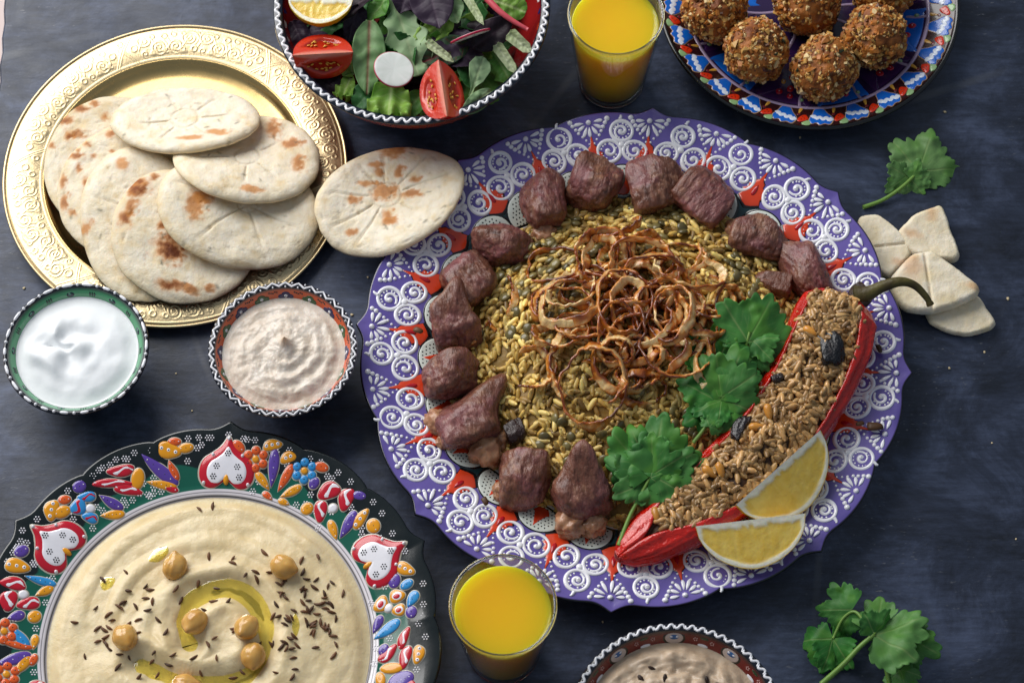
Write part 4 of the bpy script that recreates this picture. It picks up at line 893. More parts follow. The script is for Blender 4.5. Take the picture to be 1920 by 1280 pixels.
for k, (px, py, lab) in enumerate(((327, 1060, 'uppermost left chickpea on the hummus, beside an oil drop'), (531, 1062, 'chickpea on the upper right of the hummus, clear of the oil'), (365, 1164, 'chickpea sitting in oil at the left of the ring groove'), (463, 1176, 'chickpea in oil at the right of the ring groove, upper of two'),
                           (474, 1226, 'chickpea in oil at the right of the ring groove, lower of two'), (234, 1194, 'leftmost chickpea on the hummus, ringed by cumin seeds'), (345, 1281, 'chickpea cut by the bottom edge of the photo'))): chickpea(px, py, lab, 40+k)
# cumin seeds
m_cumin = material('cumin_seed', col('#5c3a20'), .5, rand=.5, stretch=(1, .15, 1), bump=(1.2, .25), cvar=(.9, .3))
t_ = np.linspace(-1, 1, 9); pth = np.c_[.5*t_**2, t_*2.9, .0*t_]; V, F = tube(pth, .98*np.sqrt(np.clip(1-np.abs(t_)**1.5, .015, 1)), 7); me_cum = mesh('cumin_seed', V, F)
q = np.random.default_rng(12); S = []
for (cx, cy, sx, sy, n) in ((588, 1150, 34, 34, 42), (205, 1185, 30, 32, 20), (262, 1110, 42, 30, 10), (580, 1075, 40, 30, 12), (440, 1040, 60, 40, 9), (300, 1240, 60, 26, 10), (535, 1215, 30, 30, 12), (405, 1140, 40, 40, 6), (530, 1130, 14, 20, 10), (430, 1230, 30, 26, 6), (270, 1160, 30, 26, 8)):
    for _ in range(n): S.append((cx+q.normal()*sx, cy+q.normal()*sy))
for px, py in S:
    x, y = gp(px, py)
    if math.hypot(x, y) > 82 or py > 1330: continue
    z = hz_at(x, y)
    if dist_path(np.array([x]), np.array([y]), groove_path)[0] < 9: z = max(z, oz)
    s = q.uniform(.66, .98)
    tag(obm('cumin_seed', me_cum, m_cumin, None, (gc[0]+x, gc[1]+y, z+.45), (q.normal()*.22, q.normal()*.3, q.uniform(0, 6.28)), scale=(s, s, s)), 'small brown cumin seed scattered over the hummus', 'cumin seed', 'cumin seeds on the hummus')

# ================================================================== FALAFEL
m_fal = material('falafel_crust', attr=True, rough=.55, bump=(.35, .8, 6), bump2=(1.3, .3, 4), cvar=(.3, .3))
m_crumbs = material('bread_crumbs', attr=True, rough=.42, sss=.15, sscale=1.5, bump=(1.0, .2))
def falafel(px, py, R, lab, seed):
    x, y, _ = P(px, py, 9+R); r = math.hypot(x-fc[0], y-fc[1]); z = float(fprof(r))+R*.94
    t = empty('falafel', (x, y, z-R*.94), lab, 'falafel', 'falafel on the blue plate'); q = np.random.default_rng(seed)
    U, F = ico(5); n = fbm(U*2.2+seed, seed, 5); V = U*R*(1+.16*n+.07*fbm(U*7, seed+3, 3))[:, None]
    n2 = fbm(U*3+7, seed+8, 4); C = mixc(col('#7a3f16'), col('#b8702c'), np.clip(.5+1.1*n2, 0, 1)); C = mixc(C, col('#3a1c0e'), np.clip(-1.6*n-.1, 0, .8))
    ob('ball', V+[0, 0, R*.94], F, m_fal, t, (0, 0, 0), (0, 0, seed), C)
    bx = np.array([[-1, -1, -1], [1, -1, -1], [1, 1, -1], [-1, 1, -1], [-.7, -.6, 1], [.7, -.7, 1], [.6, .7, 1], [-.7, .6, 1.]]); bf = np.array([[3, 2, 1, 0], [4, 5, 6, 7], [0, 1, 5, 4], [1, 2, 6, 5], [2, 3, 7, 6], [3, 0, 4, 7]])
    N = 1250; d = q.normal(size=(N, 3)); d /= np.linalg.norm(d, axis=1)[:, None]; keep = vn(d*3.2+5, seed+5) > -.55; d = d[keep]; N = len(d)
    rr = R*(1+.16*fbm(d*2.2+seed, seed, 5)); parts = []
    for i in range(N):
        a = d[i]; b = np.cross(a, q.normal(size=3)); b /= np.linalg.norm(b); cdir = np.cross(a, b); s = abs(q.normal())*.75+.42+(.8 if q.random() < .08 else 0)
        til = q.normal(size=3)*.35; a2 = a+til; a2 /= np.linalg.norm(a2); b = np.cross(a2, cdir); b /= np.linalg.norm(b); cdir = np.cross(a2, b)
        v = (bx*(1+.35*q.normal(size=bx.shape)))@np.array([b*s*.95, cdir*s*.6, a2*s*.45])+a*(rr[i]+.15)
        u = q.random(); c = col('#d0a056') if u < .4 else col('#b5702c') if u < .75 else col('#e2c48c') if u < .9 else col('#5f3416'); parts.append((v, bf, c*q.uniform(.75, 1.1)))
    for _ in range(10):
        a = q.normal(size=3); a /= np.linalg.norm(a); b = np.cross(a, q.normal(size=3)); b /= np.linalg.norm(b); cdir = np.cross(a, b)
        parts.append(((bx*(1+.2*q.normal(size=bx.shape)))@np.array([b*1.7, cdir*.8, a*.3])+a*(R*1.03), bf, col('#26301a') if q.random() < .6 else col('#4a1f24')))
    V, F, C = join(parts); o = ob('crumb_coating', V+[0, 0, R*.94], F, m_crumbs, t, (0, 0, 0), (0, 0, seed), C, False); o['kind'] = 'stuff'
for k, (px, py, R, lab) in enumerate(((1341, 8, 18.6, 'crumbed ball at the left of the blue plate, cut by the top edge'), (1420, 86, 18.2, 'crumbed ball left of the front one on the blue plate, not cut by the edge'), (1547, 120, 18.6, 'crumbed ball nearest the front on the blue plate'),
        (1643, 60, 18.8, 'crumbed ball at the right of the blue plate'), (1515, -8, 20, 'crumbed ball at the middle back of the blue plate, cut by the top edge'), (1660, -38, 19, 'crumbed ball at the far right back, barely peeping past the top edge'))): falafel(px, py, R, lab, 60+k)

# ================================================================== RICE, MEAT, ONIONS ON THE PURPLE PLATE
def pz(x, y): return pprof(np.hypot(x-pc[0], y-pc[1])/.985)*.985
mc = P(1190, 655, 18)
def mound(x, y):
    x = np.asarray(x, float); y = np.asarray(y, float); r = np.hypot((x-mc[0])/108, (y-mc[1])/103)
    h = 7+26*np.clip(1-r**2, 0, 1)**.85
    h = h+1.6*vn(np.c_[np.ravel(x)*.06, np.ravel(y)*.06, np.ravel(x)*0], 5).reshape(x.shape)*(r < 1)
    return np.maximum(np.where(r < 1, h, 0), pz(x, y)+.2)
def onm(px, py, dz=0.0):
    z = 25.0
    for _ in range(8): q = P(px, py, z); z = .5*z+.5*(float(mound(q[0], q[1]))+dz)
    return P(px, py, z)
def mnormal(x, y):
    e = 3.0; return np.array([-(float(mound(x+e, y))-float(mound(x-e, y)))/(2*e), -(float(mound(x, y+e))-float(mound(x, y-e)))/(2*e), 1.0])
m_bed = material('rice_bed', col('#8a6a28'), .5, bump=(.3, .8))
V, F, RR = polar_surface(107, 60, 120, lambda X, Y, R, T: mound(X+mc[0], Y+mc[1])-1.6)
o = ob('rice_bed', V, F, m_bed, None, (mc[0], mc[1], 0)); tag(o, 'mass of spiced rice under the grains on the purple plate', 'rice', None, 'stuff')
m_rice = material('yellow_rice', attr=True, rough=.34, sss=.35, sssr=(1, .7, .2), sscale=1.5, spec=.45, bump=(.8, .1), cvar=(.3, .08))
m_ricei = material('yellow_rice_grain', col('#e6c878'), .3, sss=.35, sssr=(1, .7, .2), sscale=1.5, rand=.38, bump=(.8, .1), cvar=(.3, .08))
m_lent = material('lentil', col('#776b42'), .28, rand=.5, coat=.2, bump=(.6, .08), cvar=(.35, .2))
def grain(L=7.6, r=1.5, bend=.25, n=7, m=8):
    t = np.linspace(-1, 1, m); path = np.c_[bend*t**2, t*L/2, 0*t]; return tube(path, r*np.clip(1-np.abs(t)**3.2, .05, 1)**.5, n)
GV, GF = grain(); me_grain = [mesh('rice_grain', *grain(7.2+.5*k, 1.55, .15+.12*k)) for k in range(3)]
LV, LF = sph(14, 9, (3.3, 3.3, 1.55)); me_len = mesh('lentil', LV, LF)
q = np.random.default_rng(33)
def rotm(n, a, tl):
    n = np.asarray(n)/np.linalg.norm(n); h = np.array([math.cos(a), math.sin(a), 0]); y = h-n*(h@n)+n*tl; y /= np.linalg.norm(y); x = np.cross(y, n); x /= np.linalg.norm(x); return np.stack([x, y, np.cross(x, y)], 1)
def stuff_grains(name, pts, nrm, cols, lab, GV, GF, mat, tl=.35):
    parts = []
    for p, n, c in zip(pts, nrm, cols):
        R = rotm(n, q.uniform(0, 6.28), q.normal()*tl)*q.uniform(.85, 1.12); parts.append((GV@R.T+p, GF, c))
    V, F, C = join(parts); o = ob(name, V, F, mat, None, cols=C); return tag(o, lab, 'rice', None, 'stuff')
def rcol(n):
    u = q.random(n)[:, None]; v = q.random(n)[:, None]; return np.where(v < .7, col('#e6c678')*(1-u)+col('#cca655')*u, col('#a8864a')*(1-u)+col('#7c6236')*u)*(.8+.35*q.random(n)[:, None])
pts, nrm = [], []
def sample_mound(n, r1=.99):
    out = []
    while len(out) < n:
        a, r = q.uniform(0, 6.28), math.sqrt(q.uniform(0, r1**2)); x, y = mc[0]+108*r*math.cos(a), mc[1]+103*r*math.sin(a)
        out.append((x, y))
    return np.array(out)
xy = sample_mound(3600); zz = mound(xy[:, 0], xy[:, 1])
for (x, y), z in zip(xy, zz):
    pts.append((x, y, z-.6+q.uniform(-.9, .7))); nrm.append((.012*(x-mc[0]), .012*(y-mc[1]), 1))
stuff_grains('rice', pts, nrm, rcol(len(pts)), 'spiced yellow rice heaped on the purple plate', GV, GF, m_rice)
for k in range(270):
    x, y = sample_mound(1, .92)[0]; z = float(mound(x, y))
    R = rotm((.012*(x-mc[0]), .012*(y-mc[1]), 1), q.uniform(0, 6.28), q.normal()*.3); m = Matrix(R.tolist()).to_4x4(); m.translation = Vector((x*MM, y*MM, (z+.7)*MM))
    tag(obm('rice_grain', me_grain[k % 3], m_ricei, None, mw=m), 'loose yellow rice grain on top of the rice heap', 'rice grain', 'yellow rice grains')
k = 0
while k < 298:
    x, y = sample_mound(1, .95)[0]
    if vn(np.array([[x*.03, y*.03, 2.0]]), 77)[0]+.5*((x-mc[0])*-.006+(y-mc[1])*-.008) < q.uniform(-.5, .6): continue
    z = float(mound(x, y)); R = rotm((.012*(x-mc[0])+q.normal()*.4, .012*(y-mc[1])+q.normal()*.4, 1), q.uniform(0, 6.28), 0)*q.uniform(.8, 1.1); m = Matrix(R.tolist()).to_4x4(); m.translation = Vector((x*MM, y*MM, (z+.9)*MM))
    tag(obm('lentil', me_len, m_lent, None, mw=m), 'olive brown lentil in the yellow rice', 'lentil', 'lentils in the rice'); k += 1

# ---------------------------------------------------------------- meat
m_meat = material('grilled_meat', attr=True, rough=.33, sss=.12, sssr=(1, .3, .2), sscale=2.5, spec=.5, coat=.22, bump=(.5, .9, 8), bump2=(.2, 2.8, 7), cvar=(.32, .42), rvar=(.25, .3), stretch=(1, .4, .7))
m_fat = material('roast_fat', attr=True, rough=.32, sss=.35, sssr=(1, .6, .3), sscale=2, coat=.25, bump=(.3, .7, 5), cvar=(.2, .14))
def chunk(seed, size, p=9, nf=9, noise=.11, sub=5):
    g = np.random.default_rng(seed); U, F = ico(sub); n = g.normal(size=(nf, 3)); n /= np.linalg.norm(n, axis=1)[:, None]
    n = np.vstack([n, np.eye(3), -np.eye(3)]); h = np.concatenate([g.uniform(.72, 1.0, nf), g.uniform(.82, 1.05, 6)])
    s = (np.maximum(U@n.T, 0)/h)**p; r = s.sum(1)**(-1/p); r = r*(1+noise*fbm(U*2.2+seed, seed, 4)+.04*fbm(U*np.array([9, 5, 6])+seed, seed+4, 4)-.05*np.clip(1-np.abs(fbm(U*2.6+seed*2, seed+9, 3))*7, 0, 1))
    return U*r[:, None]*np.asarray(size), F, U
RAW, BRN, DRK, TAN = col('#7c4543'), col('#704433'), col('#2c1612'), col('#a87c60')
def meat(px, py, sx, sy, sz, rz, lab, seed, fat=None, tone=0.0, tilt=(0, 0), spike=None):
    hz = sz*.3*.5; z = 14+hz
    for _ in range(4): c = P(px, py, z); z = max(float(pz(c[0], c[1])), float(mound(c[0], c[1]))*.75)+hz*.80
    V, F, U = chunk(seed, (sx*.15, sy*.164, hz)); 
    if spike is not None:
        d = np.asarray(spike, float); L = np.linalg.norm(d); d /= L; V += np.outer(np.clip(U@d, 0, 1)**7*L, d)
    n1 = fbm(U*1.6+seed, seed+3, 4); n2 = fbm(U*4+seed, seed+6, 4)
    C = mixc(RAW, BRN, np.clip(.42+1.3*n1+tone, 0, 1)); rk = np.linalg.norm(V/np.array([sx*.15, sy*.165, hz]), axis=1); C = mixc(C, BRN, np.clip((rk-1.0)*3.5, 0, .8)); fb = vn(np.c_[U[:, 0]*26, U[:, 1]*5, U[:, 2]*9]+seed, seed+21); C = mixc(C, DRK, np.clip(.35*fb, 0, .3)); C = mixc(C, TAN, np.clip(-.3*fb, 0, .2)); C = mixc(C, DRK, np.clip(1.7*n2-.40+.3*tone, 0, .85)); C = mixc(C, TAN, np.clip(-1.4*n2-.28, 0, .5)); C = mixc(C, col('#8f5a5c'), np.clip(-1.2*n1-.1, 0, .6))
    t = empty('meat_chunk', (c[0], c[1], z-hz), lab, 'meat', 'grilled meat chunks', 0)
    ob('lean', V+[0, 0, 0], F, m_meat, t, (0, 0, hz), (tilt[0], tilt[1], rz), C)
    if fat:
        for i, (fx, fy, fs) in enumerate(fat):
            U2, F2 = ico(4); r = 1+.4*fbm(U2*2.2+seed+i, seed+i, 4)+.16*np.abs(fbm(U2*6, seed+2, 3)); V2 = U2*r[:, None]*np.array([fs*.27, fs*.27, fs*.22])
            n = fbm(U2*3, seed+i, 3); C2 = mixc(col('#b98a68'), col('#8d5a3e'), np.clip(.45+1.1*n, 0, 1)); qf = P(px+fx, py+fy, z)
            ob('fat', V2, F2, m_fat, t, (qf[0]-c[0], qf[1]-c[1], hz*.75), (0, 0, seed), C2)
for args in ((1015, 380, 98, 122, 92, .15, 'meat chunk with a ridged purple top at the upper left of the ring', 201, [(6, 55, 24)], -.25),
             (1118, 347, 108, 104, 88, -.3, 'broad smooth meat chunk at the top of the ring, left of the charred one', 202, None, .1),
             (1232, 346, 112, 100, 86, .2, 'meat chunk with a dark charred hollow at the top of the ring', 203, [(-22, -34, 22), (30, -22, 20)], .45),
             (1320, 370, 120, 104, 80, -.75, 'reddish meat chunk at the upper right of the ring', 204, None, -.3),
             (1424, 443, 122, 90, 80, -.25, 'oval brown meat chunk at the right of the ring, beside the rim', 205, [(-48, -18, 20)], .35),
             (1518, 512, 84, 98, 74, .5, 'small pale meat chunk right above the red pepper', 206, None, -.15, (0, 0), (-2, 9, 0)),
             (943, 461, 122, 84, 82, -.12, 'glossy oval meat chunk at the upper left, next to the propped bread', 207, None, -.05),
             (882, 525, 112, 104, 84, .5, 'large flat-faced meat chunk at the left, below the glossy oval one', 208, None, .3),
             (854, 617, 102, 86, 92, .25, 'meat chunk with a pointed fin on top at the left of the ring', 209, None, -.1, (0, 0), (3, 12, 7)),
             (842, 706, 124, 92, 90, .1, 'smooth diamond-shaped meat chunk furthest left on the plate', 210, None, .0),
             (874, 792, 126, 96, 92, .35, 'dark red meat chunk with pale fat on both ends at the lower left', 211, [(-52, -6, 26), (38, 48, 34), (-40, 30, 18), (58, 30, 24)], -.1, (0, 0), (14, 8, 4)),
             (985, 898, 112, 112, 96, .0, 'round meat chunk with a scorched top at the bottom left of the ring', 212, [(-44, 18, 20)], .15),
             (1090, 932, 112, 108, 92, .3, 'knobbly meat chunk with a raised horn, lowest of the ring', 213, [(-20, 44, 32), (22, 44, 28)], .0, (0, 0), (4, 12, 12))): meat(*args)
tag(ob('meat_scrap', chunk(231, (6, 7, 4))[0], ico(5)[1], m_meat, None, tuple(onm(968, 808, 3)), (0, 0, .4), DRK), 'small blackened scrap of meat at the edge of the rice', 'meat scrap')
tag(ob('meat_scrap', chunk(232, (13, 7, 5), nf=7)[0], ico(5)[1], m_meat, None, tuple(onm(1452, 532, 3)), (0, 0, -.3), BRN), 'charred brown scrap beside the coriander above the red pepper', 'meat scrap')

# ---------------------------------------------------------------- fried onions
m_onion = material('fried_onion', attr=True, rough=.24, sss=.3, sssr=(1, .55, .2), sscale=2, coat=.6, bump=(.45, .7, 6), cvar=(.25, .3))
ON_PALE, ON_GOLD, ON_BRN, ON_DRK = col('#e8c98e'), col('#d0832c'), col('#92461a'), col('#44200f')
def onion(px, py, rx, ry, brown, lab, seed, dz=3.0, arc=6.2832, a0=0.0, tilt=None, hb=5.0, th=1.4):
    g = np.random.default_rng(seed); c = onm(px, py, dz); k = .293; a, b = rx*k, ry*k/.9; closed = arc > 6.28; N = 84
    t = a0+np.linspace(0, arc, N, endpoint=not closed); w3 = np.c_[np.cos(t)*1.5, np.sin(t)*1.5, t*0+seed]
    wob = 1+.12*vn(w3, seed)+.045*vn(w3*3, seed+1)+.02*vn(w3*8, seed+12); x, y = a*np.cos(t)*wob, b*np.sin(t)*wob; z = 1.9*vn(w3*.9+4, seed+2)+.8*vn(w3*3, seed+5)+.3*vn(w3*8, seed+15)
    tw = (.55 if g.random() < .6 else -.45)+.2*g.normal()+.6*vn(w3*.8+8, seed+3)        # twist of the band
    hh = hb*(1+.34*vn(w3*1.1, seed+4)+.15*vn(w3*5, seed+14)); tt = th*(1+.3*vn(w3*2.5, seed+6))
    if not closed: e = np.minimum(np.linspace(0, 1, N), np.linspace(1, 0, N)); hh = hh*sst(-.02, .08, e); tt = tt*sst(-.05, .05, e)
    cs = np.array([(-1, -.75), (-.75, -1), (.75, -1), (1, -.75), (1, 0), (1, .75), (.75, 1), (-.75, 1), (-1, .75), (-1, 0)]); m = len(cs)
    rad = np.c_[np.cos(t)*b, np.sin(t)*a]; rad /= np.linalg.norm(rad, axis=1)[:, None]
    V = []; C = []
    for (u, v) in cs:
        du = u*tt/2*np.cos(tw)-v*hh/2*np.sin(tw); dv = u*tt/2*np.sin(tw)+v*hh/2*np.cos(tw)
        V.append(np.c_[x+rad[:, 0]*du, y+rad[:, 1]*du, z+dv])
        n = vn(w3*1.6+v*.4, seed+9)+.5*vn(w3*5+v, seed+11); f = np.clip(brown+.6*n+.5*abs(v)**3-.22, 0, 1)
        cc = mixc(ON_PALE, ON_GOLD, sst(0, .42, f)); cc = mixc(cc, ON_BRN, sst(.38, .78, f)); cc = mixc(cc, ON_DRK, sst(.78, 1.15, f)); C.append(cc)
    V = np.stack(V, 1).reshape(-1, 3); C = np.stack(C, 1).reshape(-1, 3); F = [gridf(N, m, closed, True)]
    nr = mnormal(c[0], c[1]); tl = tilt if tilt is not None else (g.normal()*.22, g.normal()*.22)
    mw = Matrix.Translation(Vector([float(v)*MM for v in c])) @ (Vector((0, 0, 1)).rotation_difference(Vector(nr.tolist()).lerp(Vector((0, 0, 1)), .35)).to_matrix().to_4x4()) @ Matrix.Rotation(tl[0], 4, 'X') @ Matrix.Rotation(tl[1], 4, 'Y')
    tag(ob('onion_ring', V, F, m_onion, None, cols=C, mw=mw), lab, 'onion', 'fried onion rings on the rice')
main = ((1070, 555, 76, 70, .42, 'large thin brown onion loop at the left of the onion heap', 301, 4, 5.2, .6), (1072, 545, 44, 50, .02, 'whitish onion ring at the left, inside a larger brown loop', 302, 7), (1062, 572, 50, 40, .22, 'pale onion ring with brown edges at the left of the heap', 303, 11),
        (1172, 566, 52, 66, .62, 'thick dark red-brown onion ring in the middle of the heap', 304, 12), (1180, 575, 36, 48, .15, 'pale onion ring lying inside the thick dark one', 305, 10), (1256, 590, 45, 54, .42, 'brown oval onion ring right of the middle one', 306, 12), (1258, 585, 32, 36, .25, 'golden inner onion ring nested at the right of the middle', 307, 12),
        (1265, 652, 66, 60, .4, 'wide golden onion ring at the lower right of the heap', 308, 6), (1240, 655, 52, 46, .65, 'dark onion ring under the wide golden one at lower right', 309, 5), (1114, 722, 60, 70, .42, 'largest round golden onion ring at the bottom of the heap', 310, 10), (1172, 682, 58, 52, .5, 'brown onion ring just above and right of the largest one', 311, 7),
        (1156, 658, 32, 24, .3, 'small golden onion ring standing over the lower middle', 312, 13), (1180, 705, 24, 22, .25, 'tiny onion ring inside the lower right loop', 313, 6), (1000, 690, 38, 36, .42, 'onion arc at the far left bottom of the heap', 314, 4, 4.6, -2.3), (1042, 628, 44, 26, .3, 'low flat onion ring at the left, below the pale ones', 315, 6),
        (1325, 560, 52, 54, .35, 'bumpy golden onion ring at the right of the heap', 316, 6), (1128, 470, 46, 38, .4, 'golden onion ring at the upper left of the heap', 317, 6), (1290, 505, 70, 46, .2, 'long pale onion loop at the upper right of the heap', 318, 9, 5.0, 2.4), (1370, 580, 30, 42, .4, 'small curled onion ring at the far right of the heap', 319, 4),
        (1200, 490, 60, 40, .35, 'golden onion ring at the top middle of the heap', 320, 7), (1150, 430, 52, 26, .55, 'dark onion arc at the very top of the heap', 321, 5, 4.2, 2.9), (1300, 620, 44, 52, .6, 'dark brown onion ring under the coriander side of the heap', 322, 4), (1205, 730, 44, 30, .7, 'very dark onion ring at the bottom right of the heap', 323, 3),
        (1060, 680, 30, 52, .5, 'upright folded onion strip left of the largest ring', 324, 5, 4.0, .8), (945, 555, 20, 46, .45, 'lone curl of onion by the big flat-faced meat chunk', 325, 4, 2.4, -1.2), (905, 625, 24, 20, .5, 'small onion curl next to the meat at the far left', 326, 3, 4.4, 0))
for a in main: onion(*a)
gq = np.random.default_rng(91); 
def where(px, py):
    v = 'upper ' if py < 535 else 'lower ' if py > 620 else ''; h = 'left' if px < 1150 else 'right' if px > 1235 else 'middle'; return v+h+' part'
for k in range(66):
    px, py = 1192+gq.normal()*68, 572+gq.normal()*70
    if not (1000 < px < 1370 and 430 < py < 760): px, py = 1180+gq.normal()*30, 560+gq.normal()*30
    onion(px, py, gq.uniform(28, 62), gq.uniform(22, 52), float(np.clip(gq.normal()*.22+.5, .08, .9)), 'fried onion strand tangled in the '+where(px, py)+' of the onion heap', 400+k, gq.uniform(2, 9), gq.choice([6.2832, 4.2, 3.2]), gq.uniform(0, 6.28), hb=gq.uniform(3.2, 5.4))

# ================================================================== STUFFED PEPPER
m_pep = material('red_pepper', attr=True, rough=.16, sss=.3, sssr=(1, .15, .05), sscale=3, coat=.6, spec=.5, bump=(.11, 2.6, 5), bump2=(.5, .35), stretch=(1, 1, 1), cvar=(.08, .16))
axp = [(1158, 1046, 21), (1215, 1012, 23), (1285, 966, 25), (1345, 920, 26), (1412, 860, 27), (1470, 795, 28), (1515, 725, 29), (1548, 655, 30), (1568, 600, 31), (1590, 560, 32)]
AX = spline(np.array([P(*p) for p in axp]), 90)
tt_ = np.linspace(0, 1, 90); WID = np.interp(tt_, [0, .03, .10, .22, .4, .6, .8, .93, .985, 1], [3, 8, 13, 18, 20.5, 22.5, 23.5, 22, 15, 6])
tan_ = np.gradient(AX, axis=0); tan_[:, 2] = 0; tan_ /= np.linalg.norm(tan_, axis=1)[:, None]; sid = np.c_[tan_[:, 1], -tan_[:, 0], 0*tan_[:, 0]]
open_ = sst(.08, .22, tt_)*sst(1.0, .93, tt_); ROP = np.interp(tt_, [0, .2, .35, .5, .8, 1], [10, 26, 50, 54, 40, 26])
def pep_pt(i, beta, grow=0.0):
    w = WID[i]+grow; h = np.where(np.sin(beta) < 0, np.minimum(w*.72, AX[i, 2]-pz(AX[i, 0], AX[i, 1])+1.0), w*.55+grow)
    return AX[i]+sid[i]*(np.cos(beta)*w)[:, None]+np.c_[0*h, 0*h, np.sin(beta)*h]
def pepper():
    t = empty('stuffed_pepper', tuple(P(1400, 870, 14)), 'long glossy red pepper split open and stuffed with rice, stalk over the rim', 'pepper'); L = np.array([v/MM for v in t.location])
    nb = 64; V = []; C = []
    for lay, gr in ((0, 0.0), (1, -1.7)):
        for i in range(90):
            b1, b0 = math.radians(90+52*open_[i]), math.radians(90-ROP[i]*open_[i])-2*PI   # left lip ... under ... right lip
            be = b1+(2*PI-(b1-(b0+2*PI)))*np.linspace(0, 1, nb)
            ii = np.full(nb, i); p = pep_pt(ii, be, gr)
            w3 = np.c_[np.cos(be)*1.6, np.sin(be)*1.6, np.full(nb, i*.035)]; rip = 2.2*fbm(w3, 3, 4)+1.5*np.abs(vn(w3*np.array([4, 4, .8]), 6))
            p = p+np.c_[sid[i, 0]*np.cos(be), sid[i, 1]*np.cos(be), np.sin(be)]*(rip*min(1, WID[i]/12))[:, None]
            V.append(p); n = fbm(np.c_[np.cos(be)*2, np.sin(be)*2, np.full(nb, i*.08)], 8, 3)
            c = mixc(col('#d01c0a'), col('#980a06'), np.clip(.3+.8*n, 0, 1)); c = mixc(c, col('#d84a12'), np.full(nb, .35*lay)); C.append(c)
    V = np.concatenate(V)-L; C = np.concatenate(C); n1 = 90*nb
    F = [gridf(90, nb), gridf(90, nb, off=n1)[:, ::-1]]; i = np.arange(89)
    F.append(np.c_[i*nb, (i+1)*nb, n1+(i+1)*nb, n1+i*nb][:, ::-1]); F.append(np.c_[i*nb+nb-1, (i+1)*nb+nb-1, n1+(i+1)*nb+nb-1, n1+i*nb+nb-1])
    # close the tip and the shoulder
    c0, c1 = len(V), len(V)+1; V = np.vstack([V, AX[0]-tan_[0]*2-L, AX[-1]+tan_[-1]*2-L]); C = np.vstack([C, C[0], C[0]]); j = np.arange(nb-1)
    F3 = np.vstack([np.c_[j+1, j, np.full(nb-1, c0)], np.c_[89*nb+j, 89*nb+j+1, np.full(nb-1, c1)]])
    ob('skin', V, [np.vstack(F), F3], m_pep, t, cols=C)
    m_st = material('pepper_stalk', attr=True, rough=.5, bump=(.5, .4), stretch=(1, 1, 1), cvar=(.3, .25))
    sp = spline(np.array([P(*p) for p in ((1606, 556, 34), (1628, 550, 37), (1655, 537, 40), (1688, 528, 42), (1715, 535, 40), (1736, 556, 36), (1745, 572, 33))]), 40)
    rr = np.interp(np.linspace(0, 1, 40), [0, .1, .25, .6, .93, .96, 1], [6.5, 5, 3.6, 2.3, 1.7, 2.2, 2.1]); V, F = tube(sp, rr, 12)
    n = fbm(np.c_[V*.15], 6, 3); ob('stalk', V-L, F, m_st, t, cols=mixc(col('#5c5426'), col('#3a2c14'), np.clip(.4+.9*n, 0, 1)))
    cv, cf, cu = chunk(71, (6.5, 8, 5), nf=8); q_ = P(1612, 556, 33); ob('calyx', cv, cf, m_st, t, tuple(q_-L), (0, 0, .6), mixc(col('#3a2416'), col('#1e130c'), np.clip(.5+fbm(cu*3, 2, 3), 0, 1)))
pepper()
m_fill = material('stuffing', col('#4d3320'), .5, bump=(.3, .7))
nb = 24; V = []
def fillpt(i, f):
    b1, b0 = math.radians(90+60*open_[i]), math.radians(90-(ROP[i]+7)*open_[i]); be = b1+(b0-b1)*f; p = pep_pt(np.array([i]), np.array([be]), -1.4)[0]; p[2] += 2.2*float(vn(np.array([[i*.16, f*4, 1.0]]), 44)[0])*math.sin(PI*f); return p
for i in range(10, 88):
    for f in np.linspace(0, 1, nb): V.append(fillpt(i, f))
V = np.array(V); fl_ = V.copy(); fl_[:, 2] -= 7
o = ob('stuffing_bed', np.vstack([V-[0, 0, .8], fl_]), [gridf(78, nb), gridf(78, nb, off=len(V))[:, ::-1]], m_fill); tag(o, 'mass of brown stuffing under the grains in the red pepper', 'stuffing', None, 'stuff')
m_srice = material('stuffing_rice', attr=True, rough=.34, sss=.3, sssr=(1, .6, .3), sscale=1.5, bump=(.8, .12), cvar=(.3, .1))
m_sricei = material('stuffing_rice_grain', col('#b98f5a'), .24, coat=.2, sss=.3, sssr=(1, .6, .3), sscale=1.5, rand=.5, bump=(.8, .12), cvar=(.3, .1))
pts, nrm = [], []
def fsample():
    i = int(q.uniform(14, 87)); f = q.uniform(.02, .98)
    if q.random() > WID[i]/24: return fsample()
    p = fillpt(i, f)+q.normal(size=3)*[.8, .8, .4]; s = (f-.5)*1.4; return p, np.array([sid[i, 0]*s, sid[i, 1]*s, 1.0])
for _ in range(1150):
    p, n = fsample(); pts.append(p+[0, 0, q.uniform(-.8, .5)]); nrm.append(n)
u = q.random(len(pts))[:, None]; v = q.random(len(pts))[:, None]; cs_ = (col('#caa26a')*(1-u)+col('#8a6238')*u)*(.62+.55*v)
G2 = grain(7.4, 1.6, .25); stuff_grains('rice_stuffing', pts, nrm, cs_, 'brown rice stuffing heaped in the split red pepper', G2[0], G2[1], m_srice, .45)
me_g2 = [mesh('stuffing_grain', *grain(7.0+.6*k, 1.6, .1+.15*k)) for k in range(3)]
for k in range(230):
    p, n = fsample(); R = rotm(n, q.uniform(0, 6.28), q.normal()*.35); m = Matrix(R.tolist()).to_4x4(); m.translation = Vector([c*MM for c in (p+[0, 0, 1.0])])
    tag(obm('stuffing_grain', me_g2[k % 3], m_sricei, None, mw=m), 'plump brown rice grain in the red pepper', 'rice grain', 'brown rice grains in the pepper')
m_nut = material('pine_nut', col('#c98a38'), .28, sss=.4, sssr=(1, .6, .25), sscale=2, coat=.2, rand=.15)
